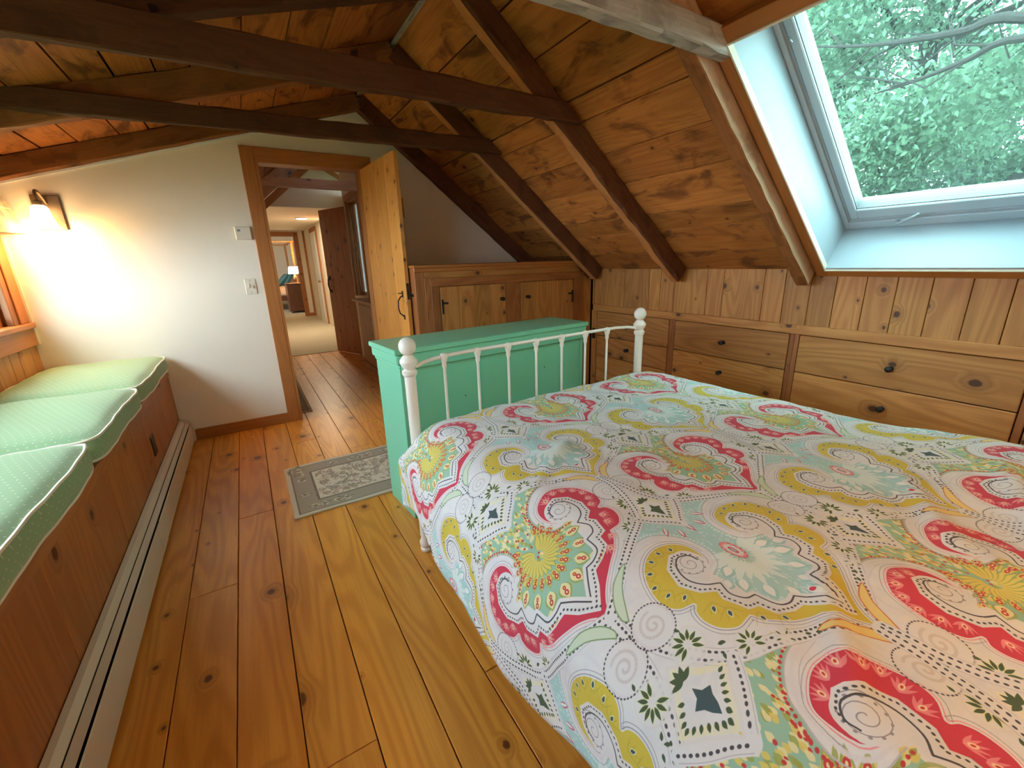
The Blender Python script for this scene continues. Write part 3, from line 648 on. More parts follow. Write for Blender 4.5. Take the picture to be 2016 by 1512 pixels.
for l in va.data.uv_layers[0].data: l.uv = (l.uv[0]/.24, l.uv[1]/.24)
# ---- window seat
seat = thing('storage_bench', 'long pine window seat box along the wall under the window', 'window seat', (-.9, 1.7, 0))
build('carcass', MB().box(XL, -.612, YB, YG-.004, 0, .53), 'dark', seat)
build('seat_board', MB().box(XL, -.588, YB, YG-.004, .530, .577), 'bench', seat, grain=(0,1,0), bevel=.004)
for a, b in ((YB,.2),(.2,.62),(.62,1.03),(1.03,1.50),(1.50,2.16),(2.16,2.62),(2.62,2.87),(2.87,3.16),(3.16,3.45),(3.45,3.70),(3.70,3.94)):
    build('plank', MB().box(-.612, -.594, a+.001, b-.001, .0, .528), 'bench', seat, grain=(0,0,1), bevel=.0015)
build('outlet_cover', MB().box(-.594, -.588, 2.945, 3.025, .27, .385), 'black', seat, bevel=.003)
def cushion(y0, y1, label):
    x0, x1, z0, z1 = XL+.012, -.574, .584, .684; nx, ny = 26, 34; r = .028; vs = []; t = thing('seat_cushion', label, 'cushion', ((x0+x1)/2, (y0+y1)/2, z0), group='green cushions on the window seat')
    def ring_pt(u, v, z, ins): # rounded plan
        X = x0+ins+(x1-x0-2*ins)*u; Y = y0+ins+(y1-y0-2*ins)*v; k_ = (abs(2*u-1)**8)*(abs(2*v-1)**8); return X-(2*u-1)*.016*k_+.004*math.sin(Y*11+y0)*(u > .5)*(2*u-1), Y-(2*v-1)*.016*k_
    mb_ = MB()
    for top in (1, 0):
        vs = []
        for j in range(ny+1):
            for i in range(nx+1):
                u, v = i/nx, j/ny; X, Y = ring_pt(u, v, 0, .004)
                cr = (1-abs(2*u-1)**5)*(1-abs(2*v-1)**6)
                z = z1+.026*cr**.8-.008*(1-cr)**6+(.003*math.sin(X*23+Y*17)*cr+.004*math.sin(Y*9+X*5)*cr) if top else z0
                vs.append((X, Y, z))
        mb_.add(vs, [(j*(nx+1)+i, j*(nx+1)+i+1, (j+1)*(nx+1)+i+1, (j+1)*(nx+1)+i) for j in range(ny) for i in range(nx)])
    # bulging boxed sides
    loop = [(i/nx, 0) for i in range(nx)]+[(1, j/ny) for j in range(ny)]+[(1-i/nx, 1) for i in range(nx)]+[(0, 1-j/ny) for j in range(ny)]
    def edge(u, v, w): # w from bottom 0 to top 1
        X, Y = ring_pt(u, v, 0, .004-.010*math.sin(math.pi*w)); return (X, Y, z0+(z1-.010-z0)*w)
    n = len(loop); vs = [edge(u, v, w/4) for w in range(5) for u, v in loop]
    mb_.add(vs, [(w*n+k, w*n+(k+1) % n, (w+1)*n+(k+1) % n, (w+1)*n+k) for w in range(4) for k in range(n)])
    build('cover', mb_, 'cushion', t, smooth=True, grain=(1,0,0))
    for w, z in ((1, z1-.008), (0, z0+.008)):
        P = [ring_pt(u, v, 0, .001)+(z+.0015*math.sin(40*u+31*v),) for u, v in loop]; P.append(P[0]); P.append(P[1])
        build('piping', MB().tube(P, .0052, 6, False), 'piping', t, smooth=True)
    return t
cushion(2.950, 3.930, 'green dotted seat cushion against the cream wall, farthest of the row')
cushion(2.082, 2.930, 'middle green dotted seat cushion, second from the cream wall')
cushion(1.150, 2.062, 'green dotted seat cushion third from the cream wall, nearest in view')
# ---- baseboard heater along the seat
ht = thing('baseboard_heater', 'long cream metal baseboard heater on the floor along the window seat', 'heater', (-.56, 1.7, 0))
build('back_panel', MB().box(-.592, -.588, YB, 3.89, .015, .186), 'heater', ht)
build('hood', MB().prism([(-.590,YB,.190),(-.574,YB,.186),(-.560,YB,.166),(-.561,YB,.160),(-.576,YB,.180),(-.590,YB,.184)], (0,3.89-YB,0)), 'heater', ht)
build('damper', MB().prism([(-.556,YB,.164),(-.534,YB,.157),(-.535,YB,.153),(-.557,YB,.160)], (0,3.89-YB,0)), 'heater', ht)
build('fins', MB().box(-.586, -.536, YB, 3.88, .05, .12), 'dark', ht)
build('front_panel', MB().prism([(-.529,2.36,.150),(-.525,2.36,.147),(-.525,2.36,.022),(-.540,2.36,.016),(-.541,2.36,.019),(-.529,2.36,.026)], (0,3.87-2.36,0)), 'heater', ht)
build('front_panel', MB().prism([(-.530,YB,.148),(-.526,YB,.145),(-.526,YB,.018),(-.541,YB,.012),(-.542,YB,.015),(-.530,YB,.024)], (0,2.352-YB,0)), 'heater', ht)
build('joint_cover', MB().prism([(-.5235,2.30,.150),(-.5235,2.36,.150),(-.5235,2.42,.022),(-.5235,2.30,.022)], (-.003,0,0)), 'heater', ht)
build('end_cap', MB().prism([(-.592,3.87,.192),(-.572,3.87,.189),(-.520,3.87,.158),(-.518,3.87,.012),(-.592,3.87,.012)], (0,.032,0)), 'heater', ht, bevel=.002)
# ---- fittings on the gable wall
def sconce(x, yw, fy, label, power):
    t = thing('wall_sconce', label, 'wall lamp', (x, yw, 1.55))
    P = lambda dx, d, z: (x+dx, yw+fy*d, z)
    a, b = sorted((yw+fy*.001, yw+fy*.020))
    build('back_plate', MB().box(x-.066, x+.066, a, b, 1.545, 1.750), 'bronze', t, bevel=.004)
    arm = [P(0,.018,1.700), P(-.005,.05,1.735), P(-.010,.085,1.762), P(-.012,.112,1.758), P(-.012,.122,1.735), P(-.012,.120,1.700)]
    build('arm', MB().tube([Vector(p) for p in smooth([tuple(q) for q in arm], 4)], .0085, 8).lathe([(.020,0),(.026,.010),(.026,.028),(.012,.036)], P(-.012,.120,1.672), (0,0,1), 14), 'bronze', t, smooth=True)
    prof = [(.026,.130),(.036,.122),(.042,.105),(.046,.075),(.054,.040),(.066,.010),(.070,0),(.067,.001),(.051,.042),(.043,.076),(.038,.104),(.030,.119),(.024,.124)]
    build('glass_shade', MB().lathe(prof, P(-.012,.120,1.548), (0,0,1), 20), 'lamp_glass', t, smooth=True)
    point_light('bulb', P(-.012,.112,1.520), power, .028, parent=t)
sconce(-.958, YG, -1, 'bronze wall sconce with lit frosted glass shade on cream wall', 6.0)
th = thing('thermostat', 'ivory thermostat box high on cream wall beside the door frame', 'thermostat', (.061, YG, 1.53))
build('body', MB().box(.008, .113, YG-.030, YG, 1.487, 1.580), 'plastic', th, bevel=.005)
build('display', MB().box(.024, .046, YG-.031, YG-.029, 1.545, 1.560), 'gasket', th); build('slider', MB().box(.046, .054, YG-.032, YG-.029, 1.545, 1.562), 'white', th)
sw = thing('light_switch', 'ivory two-toggle light switch plate on cream wall beside the door frame', 'light switch', (.042, YG, 1.14))
build('plate', MB().box(.005, .082, YG-.008, YG, 1.083, 1.203), 'plastic', sw, bevel=.004)
build('toggle', MB().obox((.027,YG-.020,1.140), (.008,0,0), (0,.014,-.003), (0,.004,.024)), 'plastic', sw); build('toggle', MB().obox((.052,YG-.020,1.128), (.008,0,0), (0,.014,.003), (0,-.004,.022)), 'plastic', sw)
for z in (1.187, 1.099): build('screw', MB().lathe([(.003,0),(.003,.002)], (.042,YG-.008,z), (0,-1,0), 8), 'bronze', sw)
# ---- drawers built into the knee wall
rail = build('trim_4', MB().box(XR-.012, XR+.02, YB, 3.065, .808, .863), 'pine', grain=(0,1,0), bevel=.002, kind='structure')
build('post', MB().box(XR-.012, XR+.02, 3.012, 3.080, 0, .808), 'pine', rail, grain=(0,0,1), bevel=.002)
build('post', MB().box(XR-.006, XR+.02, 3.062, 3.080, .863, 1.19), 'pine', rail, grain=(0,0,1), bevel=.002)
def knob_mb(p, ax, s=1.0): return MB().lathe([(.014*s,0),(.014*s,.003),(.006*s,.005),(.006*s,.016),(.013*s,.020),(.0165*s,.026),(.015*s,.033),(.008*s,.037)], p, ax, 14)
def drawers(y0, y1, zs, ky, kzs, label, name='drawer_unit'):
    t = thing(name, label, 'drawers', (XR, (y0+y1)/2, 0), group='drawers built into the knee wall')
    build('frame', MB().box(XR-.004, XR+.02, y0-.027, y0-.0005, 0, .807).box(XR-.004, XR+.02, y1+.0005, y1+.027, 0, .807).box(XR-.004, XR+.02, y0, y1, 0, .12), 'pine_red', t, grain=(0,0,1), bevel=.002)
    build('backing', MB().box(XR+.018, XR+.022, y0, y1, .12, .807), 'dark', t)
    for (z0, z1), kz in zip(zs, kzs):
        d = build('drawer', MB().box(XR-.008, XR+.012, y0+.0035, y1-.0035, z0+.0025, z1-.0025), 'pine', t, grain=(0,1,0), bevel=.0025)
        if kz: build('knob', knob_mb((XR-.008, ky, kz), (-1,0,0)), 'black', d, smooth=True)
Z3 = ((.578,.806),(.352,.578),(.125,.352))
drawers(2.190, 3.012, ((.578,.806),(.390,.578),(.125,.390)), 2.612, (.692, .490, .25), 'narrow stack of pine drawers in the knee wall behind the far bedpost')
drawers(1.305, 2.137, Z3, 1.727, (.690, .474, .25), 'pine drawer stack in the knee wall between two rafter tails, middle of the bank')
drawers(.335, 1.251, Z3, .797, (.686, .466, .25), 'wide pine drawer stack in the knee wall below the skylight')
# ---- cupboard across the gable end
CY = 3.08
cb = thing('built_in_cabinet', 'low two-door pine cabinet across the gable end behind the green chest', 'cabinet', (1.8, 3.5, 0))
rt = lambda z: 1.302+(z-2.216-HS/.7827+.005)/SR    # where the roof boards come down to height z
body = MB().prism([(1.065,CY+.02,0),(2.768,CY+.02,0),(2.768,CY+.02,1.195),(rt(1.245)-.01,CY+.02,1.245),(1.065,CY+.02,1.245)], (0,3.86-CY-.02,0))
build('body', body, 'pine_red', cb, grain=(0,0,1))
build('top', MB().box(1.055, 2.60, CY-.022, 3.86, 1.246, 1.266), 'trim', cb, grain=(1,0,0), bevel=.003)
build('cornice', MB().box(1.058, 2.585, CY-.016, CY+.02, 1.217, 1.246), 'trim', cb, grain=(1,0,0), bevel=.004)
build('stile', MB().box(1.065, 1.135, CY, CY+.02, 0, 1.217), 'pine_red', cb, grain=(0,0,1), bevel=.002)
build('rail', MB().box(1.135, 2.62, CY+.003, CY+.02, 1.170, 1.217), 'pine', cb, grain=(1,0,0), bevel=.002)
build('stile', MB().box(1.135, 1.182, CY-.004, CY+.02, 0, 1.170), 'pine_red', cb, grain=(0,0,1), bevel=.002)
build('rail', MB().box(1.182, 2.60, CY-.008, CY+.02, 1.108, 1.170), 'pine_red', cb, grain=(1,0,0), bevel=.002)
for a, b in ((1.182,1.246),(1.829,1.972),(2.548,2.600)): build('stile', MB().box(a, b, CY-.008, CY+.02, .10, 1.108), 'pine_red', cb, grain=(0,0,1), bevel=.002)
build('stile', MB().box(2.600, 2.680, CY-.002, CY+.02, 0, 1.165), 'pine_red', cb, grain=(0,0,1), bevel=.002)
build('stile', MB().box(2.682, 2.765, CY+.004, CY+.02, 0, 1.13), 'pine', cb, grain=(0,0,1), bevel=.002)
build('plinth', MB().box(1.182, 2.60, CY+.002, CY+.02, 0, .10), 'pine_red', cb, grain=(1,0,0))
for x0, x1, kx, hx, hs in ((1.248,1.827,1.784,1.256,1),(1.974,2.546,2.035,2.538,-1)):
    d = build('door', MB().box(x0+.003, x1-.003, CY+.006, CY+.012, .105, 1.103), 'dark', cb)
    n = 4
    for k in range(n): build('plank', MB().box(x0+.003+(x1-x0-.006)*k/n+.0006, x0+.003+(x1-x0-.006)*(k+1)/n-.0006, CY-.010, CY+.006, .105, 1.103), 'pine', d, grain=(0,0,1), bevel=.0015)
    build('knob', knob_mb((kx, CY-.010, .982), (0,-1,0)), 'black', d, smooth=True)
    for hz in (.955, .25): build('hinge', MB().box(min(hx,hx+hs*.016), max(hx,hx+hs*.016), CY-.013, CY-.009, hz-.055, hz+.055).box(min(hx,hx+hs*.055), max(hx,hx+hs*.055), CY-.013, CY-.009, hz+.018, hz+.034), 'black', d)
ou = thing('wall_outlet', 'small black outlet plate on the corner post beside the green chest', 'outlet', (XR-.012, 3.04, .55))
build('plate', MB().box(XR-.018, XR-.012, 3.022, 3.062, .54, .64), 'black', ou, bevel=.002)
# ---- mint chest standing behind the footboard (its back faces the room)
ch = thing('painted_chest', 'mint green painted chest standing behind the white footboard', 'chest', (.531, 1.903, 0), math.radians(5.3))
LW, LD = 1.275, .352
build('top', MB().box(0, LW, 0, LD, .874, .900), 'mint2', ch, local=True, grain=(1,0,0), bevel=.004)
build('moulding', MB().box(.010, LW-.010, .008, LD-.008, .826, .874).box(.020, LW-.020, .014, LD-.014, .806, .826), 'mint', ch, local=True, grain=(1,0,0), bevel=.005)
build('side_panel', MB().box(.026, .046, .022, LD-.02, 0, .81), 'mint', ch, local=True, bevel=.002)
build('side_panel', MB().box(LW-.046, LW-.026, .022, LD-.02, 0, .81), 'mint', ch, local=True, bevel=.002)
build('front_panel', MB().box(.046, LW-.046, LD-.04, LD-.025, .06, .81), 'mint', ch, local=True)
bp = build('back_panel', MB().box(.046, LW-.046, .030, .040, .03, .81), 'mint', ch, local=True, grain=(0,0,1))
build('back_rail', MB().box(.030, LW-.030, .006, .03, .800, .868), 'mint', ch, local=True, grain=(1,0,0), bevel=.003)
build('plinth', MB().box(.03, LW-.03, .024, .034, .0, .06), 'mint', ch, local=True)
for sx, sz, sy in ((.335,.842,.006),(.62,.842,.006),(.915,.842,.006),(1.205,.842,.006),(.375,.60,.030),(.93,.66,.030),(.10,.842,.006)):
    build('screw', MB().lathe([(.0038,-.001),(.0038,.0015),(.002,.002)], (sx, sy, sz), (0,-1,0), 8), 'black', ch, local=True)

# ---- white iron bed
BA = math.radians(3.0)
bed = thing('iron_bed', 'white iron bed with ball-topped posts, under the paisley duvet', 'bed', (.517, 1.660, 0), BA)
BW = 1.425
def bed_post(x, y, zt):
    p = build('post', MB().lathe([(.016,.012),(.027,.030),(.030,.048),(.020,.070),(.0235,.085),(.0235,zt-.130),(.027,zt-.128),(.031,zt-.118),(.031,zt-.108),(.024,zt-.102),(.024,zt-.094),(.029,zt-.088),(.036,zt-.074),(.036,zt-.064),(.026,zt-.050),(.018,zt-.042)], (x, y, 0), (0,0,1), 20), 'bed_white', bed, smooth=True, local=True)
    build('ball_finial', MB().lathe([(.035*math.sin(math.pi*k/12)+.0002, zt-.045+.038*(1-math.cos(math.pi*k/12))) for k in range(13)], (x, y, 0), (0,0,1), 20), 'bed_white', p, smooth=True, local=True)
    build('foot', MB().lathe([(.018,0),(.026,.004),(.028,.016),(.020,.026)], (x, y, 0), (0,0,1), 16), 'bed_white', p, smooth=True, local=True)
for x in (0, BW): bed_post(x, 0, .967)
for x in (0, BW): bed_post(x, -2.03, 1.18)
pts = [(.026,.872),(.06,.884),(.11,.893),(.20,.899)]+[(x/10, .9015) for x in range(3, 12)]+[(1.22,.901),(1.32,.894),(1.37,.886),(BW-.026,.874)]
build('rail', MB().tube([(x, 0, z) for x, z in pts], .0085, 10), 'bed_white', bed, smooth=True, local=True)
build('rail', MB().tube([(0, 0, .36), (BW, 0, .36)], .010, 8), 'bed_white', bed, smooth=True, local=True)
build('rail', MB().tube([(0, -2.03, .36), (BW, -2.03, .36)], .010, 8), 'bed_white', bed, smooth=True, local=True)
sp0 = None
for k in range(7):
    x = .157+.166*k
    if sp0 is None:
        sp0 = build('spindle', MB().tube([(x,0,.36),(x,0,.892)], .0062, 10), 'bed_white', bed, smooth=True, local=True)
        build('casting', MB().lathe([(.0075,.845),(.0105,.858),(.0095,.868),(.0135,.880),(.0165,.890),(.0165,.900),(.013,.909),(.004,.913)], (x,0,0), (0,0,1), 14), 'bed_white', sp0, smooth=True, local=True)
    else: copy_part(sp0, bed, (.166*k, 0, 0))
for x in (-.0, BW): build('side_rail', MB().box(x-.012, x+.012, -2.03, 0, .28, .34), 'bed_white', bed, local=True)
build('mattress', MB().box(.02, BW-.02, -2.01, -.03, .34, .585), 'white', bed, local=True, bevel=.04)

# ---- paisley duvet
SMO = lambda x, a, b: (lambda t: t*t*(3-2*t))(min(1, max(0, (x-a)/(b-a))))
def nz(x, y):
    return math.sin(7.1*x+3.3*y+.5)*math.sin(5.7*y-2.9*x+1.1)*.5+.35*math.sin(15.3*x-9.1*y)*math.sin(12.7*y+6.4*x+2)+.2*math.sin(31*x+13*y+1)*math.sin(27*y-17*x)
folds = [((1.16,1.52),(.62,1.70),.014,.022),((.30,1.39),(.08,1.52),.012,.020),((.62,1.60),(.36,1.86),.014,.022),((.93,1.36),(.66,1.52),.011,.026),((.05,1.62),(-.05,1.38),.008,.02),((1.0,1.66),(.75,1.95),.014,.025),((.34,.62),(.02,.60),.008,.018),((.36,.57),(.10,.72),.006,.015),((1.35,.9),(1.1,1.05),.007,.02)]
def duvet_pt(s, t):
    R = .17; fl_ = .10
    if s >= fl_: X, dz = s, 0.0
    else:
        a = (fl_-s)/R
        if a < math.pi/2: X, dz = fl_-R*math.sin(a), R*(1-math.cos(a))
        else:
            q = s-(fl_-R*math.pi/2); X, dz = fl_-R+.10*q*(1 if q > -.2 else 1)+.0*q, R-q
    rs = 1.40
    if s > rs:
        a = (s-rs)/.09
        if a < math.pi/2: X, dz = rs+.09*math.sin(a), .09*(1-math.cos(a))
        else: X, dz = rs+.09, .09+(s-rs-.09*math.pi/2)
    side = SMO(s, .02, -.18); X -= side*.045*max(0, t)*1.0
    X += side*(.010*math.sin(t*6.3+.6)+.006*math.sin(t*13))*SMO(s, -.1, -.3)
    Y = t; dt = 0.0; w = 1-side
    if t < .10:
        a = (.10-t)/.085
        if a < math.pi/2: y2, d2 = .10-.085*math.sin(a), .085*(1-math.cos(a))
        else: y2, d2 = .015, .085+(.10-t-.085*math.pi/2)
        Y = y2*w+max(t, -.03)*side; dt = d2*w
    crown = SMO(s, -.05, .35)*SMO(s, 1.5, 1.1)
    z = .620+.012*crown-dz-dt
    z += .010*nz(s, t)+.0035*nz(2.7*s+1, 2.3*t)*SMO(s, -.1, .1)+.045*SMO(t, 1.0, 1.55)*SMO(s, .85, 1.40)
    X += .006*nz(t*1.3, s*1.7)*side
    for (p, q, h, w_) in folds:
        dx, dy = q[0]-p[0], q[1]-p[1]; L = math.hypot(dx, dy); u = ((s-p[0])*dx+(t-p[1])*dy)/L/L
        if -.3 < u < 1.3:
            d = ((s-p[0])*dy-(t-p[1])*dx)/L
            z += 1.5*h*math.exp(-abs(d/w_)**1.5)*SMO(u, -.3, .2)*SMO(u, 1.3, .8)
    return (X, -Y, max(z, .10))
Sg = np.concatenate([np.arange(-.36, 1.6, .0125), [1.62, 1.66, 1.70, 1.74]]); Tn = 176
dv, uvs = [], []
for s in Sg:
    t0 = -.02+.035*SMO(s, -.15, -.38) if s < -.05 else (-.02-.16*SMO(s, -.05, .15))
    hem = .012*math.sin(s*3)
    for j in range(Tn+1):
        t = t0+(2.02-t0)*j/Tn
        ss = s+(.03*math.sin(t*5.2+.4)+.02*math.sin(t*11))*SMO(s, -.23, -.36)
        dv.append(duvet_pt(ss, t)); uvs.append(((ss-.552)/.60, (.480-t)/.672))
nf = len(Sg)-1
dm = MB().add(dv, [(i*(Tn+1)+j, i*(Tn+1)+j+1, (i+1)*(Tn+1)+j+1, (i+1)*(Tn+1)+j) for i in range(nf) for j in range(Tn)])
M['paisley'] = printed('paisley_cotton', paisley_cloth().px, sheen=.1)
du = build('paisley_duvet', dm, 'paisley', smooth=False, uv=False)
du.data.polygons.foreach_set('use_smooth', [True]*len(du.data.polygons))
du.location = bed.location; du.rotation_euler = (0, 0, BA)
ul = du.data.uv_layers.new(name='UVMap'); vi = np.empty(len(du.data.loops), int); du.data.loops.foreach_get('vertex_index', vi)
ul.data.foreach_set('uv', np.array(uvs, np.float32)[vi].ravel())
sm = du.modifiers.new('thickness', 'SOLIDIFY'); sm.thickness = .014
sm.offset = -1 if du.data.polygons[nf*Tn//2].normal.z > 0 else 1
tag(du, 'white paisley duvet printed in red, yellow and aqua on the iron bed', 'duvet')

# ---- rugs
def rug_cloth(w, h):
    r = random.Random(3); cv = Canvas(w, h, 520, (.58,.50,.37))
    cv.poly([(.026,.026),(w-.026,.026),(w-.026,h-.026),(.026,h-.026)], (.33,.28,.20)); b = .135
    for k in range(int((w+h)*16)):
        q = r.random()*(2*w+2*h); p = (q, .08) if q < w else (w-.08, q-w) if q < w+h else (q-w-h, h-.08) if q < 2*w+h else (.08, q-2*w-h)
        cv.ell(p[0], p[1], .026, .018, r.random()*3, (.52,.46,.35)); cv.ell(p[0], p[1], .012, .010, 0, (.20,.15,.10))
        for a in range(3): cv.leaf(p[0], p[1], .045, .012, r.random()*6.3, (.20,.16,.11), .7)
    cv.poly([(b,b),(w-b,b),(w-b,h-b),(b,h-b)], (.16,.13,.095)); cv.poly([(b+.012,b+.012),(w-b-.012,b+.012),(w-b-.012,h-b-.012),(b+.012,h-b-.012)], (.62,.55,.42))
    for k in range(int(w*h*420)):
        x = r.uniform(b+.03, w-b-.03); y = r.uniform(b+.03, h-b-.03); c = r.choice(((.27,.22,.16),(.22,.19,.15),(.36,.24,.16)))
        if k % 4 == 0:
            for a in range(6): cv.leaf(x, y, .028, .011, a*1.05+r.random(), c, .85)
            cv.ell(x, y, .007, .007, 0, (.5,.42,.3))
        else: cv.line(smooth([(x,y),(x+r.uniform(-.03,.03),y+.02),(x+r.uniform(-.05,.05),y+r.uniform(-.03,.03))],4), .005, c, .8); cv.leaf(x, y, .022, .010, r.random()*6, c, .8)
    cv.line([(.03,.03),(w-.03,.03),(w-.03,h-.03),(.03,h-.03)], .007, (.12,.10,.08), .8, True)
    return cv.px
def rug(x0, x1, y0, y1, name, label):
    w, h = x1-x0, y1-y0; vs = []; nx, ny = int(w/.05), int(h/.05); mb_ = MB()
    for j in range(ny+1):
        for i in range(nx+1):
            u, v = i/nx, j/ny; vs.append((x0+w*u, y0+h*v+.004*math.sin(u*9), .008+.0015*math.sin(u*17+v*5)))
    mb_.add(vs, [(j*(nx+1)+i, j*(nx+1)+i+1, (j+1)*(nx+1)+i+1, (j+1)*(nx+1)+i) for j in range(ny) for i in range(nx)])
    M[name] = printed(name+'_pile', rug_cloth(w, h), .95, bump=.3)
    o = build(name, mb_, name, uv=False); u_ = o.data.uv_layers.new(name='UVMap')
    for l, d in zip(o.data.loops, u_.data):
        p = o.data.vertices[l.vertex_index].co; d.uv = ((p.x-x0)/w, (p.y-y0)/h)
    s_ = o.modifiers.new('pile', 'SOLIDIFY'); s_.thickness = .0075; s_.offset = -1 if o.data.polygons[0].normal.z > 0 else 1
    tag(o, label, 'rug')
rug(.018, 1.18, 2.272, 2.945, 'area_rug', 'small beige floral rug beside the mint chest')
rug(-.40, .342, 4.12, 5.62, 'hall_rug', 'narrow patterned rug just inside the hall beyond the doorway')

# ------------------------------------------------------------------ hall and far bedroom beyond the door
G0 = YG+.11; HX0, HX1 = -.62, 1.315
build('wall_hall_left', MB().box(HX0-.08, HX0, G0, 12.7, -.06, 3.2), 'wall', kind='structure')
hr = MB().box(HX1, HX1+.15, G0, 5.58, -.06, 3.2).box(HX1, HX1+.15, 6.22, 6.42, -.06, 3.2).box(HX1, HX1+.15, 5.58, 6.22, -.06, .875).box(HX1, HX1+.15, 5.58, 6.22, 2.08, 3.2)
hr.box(1.53, 1.60, 6.42, 12.7, -.06, 2.3).box(HX1+.15, 1.60, 6.36, 6.42, -.06, 3.2)
build('wall_hall_right', hr, 'wall', kind='structure')
build('wall_hall_header', MB().box(HX0, 1.62, 7.36, 7.42, 2.12, 3.25), 'wall', kind='structure')
build('ceiling_hall', MB().box(HX0, 1.60, 7.42, 12.7, 2.16, 2.22), 'wall', kind='structure')
HZ = lambda x: 2.215+.870*(x-.396)
hs = math.hypot(1, .87); eh = Vector((1/hs, 0, .87/hs)); nh = Vector((-.87/hs, 0, 1/hs))
hc = build('ceiling_hall_slope', MB().obox(Vector((HX0-.1, G0-.1, HZ(HX0-.1)))+nh*.022, eh*2.7, (0,3.5,0), nh*.03).obox((1.05, G0-.1, 2.84), (.8,0,-.5), (0,3.5,0), (.02,0,.04)), 'wall', kind='structure')
for k in range(9): build('board', MB().obox(Vector((HX0, G0, HZ(HX0)))+eh*(.26*k+.002), eh*.256, (0,3.31,0), nh*.02), 'roof', hc, grain=(0,1,0))
for y in (5.55, 7.28):
    p = Vector((HX0, y, HZ(HX0)))-nh*.14; build('rafter', MB().beam(p, p+eh*2.40, (0,1,0), nh, .07, .138, 4, .002, .005, int(y*9)), 'door_dark', hc, grain=eh)
for y in (5.55, 7.28): build('rafter', MB().beam(V3(1.10,y,2.74), V3(1.75,y,2.36), (0,1,0), (.5,0,.86), .07, .12, 3, .002, .005, int(y*7)), 'door_dark', hc, grain=(.86,0,-.5))
build('collar_beam', MB().box(-.1, HX1, 5.50, 5.55, 2.108, 2.205), 'door_dark', hc, grain=(1,0,0))
build('floor_hall_carpet', MB().box(HX0-.1, 1.62, 7.0, 12.6, -.05, .006), 'carpet', kind='structure')
build('floor_bedroom_carpet', MB().box(-1.6, 3.0, 12.6, 17.6, -.05, .006), 'carpet', kind='structure')
# far doorway
FY = 12.62
fw = MB().box(HX0-.1, .62, FY, FY+.10, -.05, 2.3).box(1.275, 3.0, FY, FY+.10, -.05, 2.5).box(.62, 1.275, FY, FY+.10, 2.03, 2.5).box(HX0-.1, 1.62, FY, FY+.1, 2.16, 2.6)
build('wall_hall_end', fw, 'wall', kind='structure')
fc = build('trim_5', MB().box(1.262, 1.375, FY-.02, FY, 0, 2.13), 'door_dark', kind='structure', grain=(0,0,1)); build('casing', MB().box(.52, .63, FY-.02, FY, 0, 2.13), 'door_dark', fc, grain=(0,0,1)); build('casing', MB().box(.63, 1.262, FY-.02, FY, 2.02, 2.13), 'door_dark', fc, grain=(1,0,0))
build('casing', MB().box(1.485, 1.53, FY-.02, FY, 0, 2.16), 'door_dark', fc, grain=(0,0,1)); build('casing', MB().box(1.375, 1.485, FY-.012, FY, 0, .09), 'door_dark', fc, grain=(1,0,0))
# corridor doors on the right side
for n_, (y0, y1) in enumerate(((10.6,11.45),(8.4,9.2))):
    d = build('door_%d' % (n_+3), MB().box(1.500, 1.53, y0, y1, .01, 2.02), 'white' if n_ == 0 else 'door_dark', kind='structure', grain=(0,0,1))
    for a, b in ((.12,.88),(1.02,1.92)): build('panel', MB().box(1.494, 1.502, y0+.13, y1-.13, a, b), 'white' if n_ == 0 else 'door_dark', d, bevel=.004)
    build('knob', MB().lathe([(.012,0),(.008,.02),(.024,.035),(.024,.05),(.01,.06)], (1.50, y0+.07, .95), (-1,0,0), 12), 'bronze', d, smooth=True)
    build('casing', MB().box(1.505, 1.53, y0-.09, y0, 0, 2.12).box(1.505, 1.53, y1, y1+.09, 0, 2.12).box(1.505, 1.53, y0, y1, 2.02, 2.12), 'door_dark', d, grain=(0,0,1))
# knotty door standing open in the hall
a_, b_ = Vector((1.312, 6.40, .012)), Vector((1.072, 6.97, .012)); e_ = b_-a_; n_ = Vector((e_.y, -e_.x, 0)).normalized()*.032
hdoor = build('door_2', MB().obox(a_+e_*.03+n_*.9+V3(0,0,.2), e_*.94, n_*.5, (0,0,.12)), 'door_dark', kind='structure', grain=e_)
for k in range(4): build('plank', MB().obox(a_+e_*(k/4+.002), e_*.246, n_, (0,0,2.03)), 'door_dark', hdoor, grain=(0,0,1), bevel=.002)
g_ = a_+e_*.90
build('handle', MB().tube([g_-n_*.1+V3(0,0,1.10), g_-n_*.9+V3(0,0,1.08), g_-n_*1.2+V3(0,0,1.0), g_-n_*.8+V3(0,0,.93), g_-n_*.1+V3(0,0,.91)], .009, 8).obox(g_-n_*.15-e_*.03+V3(0,0,1.06), e_*.06, n_*.15, (0,0,.07)).obox(g_-n_*.15-e_*.025+V3(0,0,.88), e_*.05, n_*.15, (0,0,.05)), 'black', hdoor, smooth=True)
# hall window and the cupboard below it
w3 = build('window_3', MB().box(HX1-.02,HX1,5.505,5.58,.875,2.15).box(HX1-.02,HX1,6.22,6.295,.875,2.15).box(HX1-.02,HX1,5.58,6.22,2.08,2.15), 'trim', kind='structure', grain=(0,0,1))
sh_ = build('sash', MB().box(HX1+.065,HX1+.095,5.595,5.63,.89,2.065).box(HX1+.065,HX1+.095,6.17,6.205,.89,2.065).box(HX1+.065,HX1+.095,5.63,6.17,.89,.93).box(HX1+.065,HX1+.095,5.63,6.17,2.03,2.065), 'trim', w3, grain=(0,0,1))
build('jamb', MB().box(HX1,HX1+.15,6.205,6.22,.875,2.08).box(HX1,HX1+.15,5.58,5.595,.875,2.08).box(HX1,HX1+.15,5.595,6.205,2.065,2.08).box(HX1,HX1+.15,5.595,6.205,.875,.89), 'trim', w3, grain=(0,0,1))
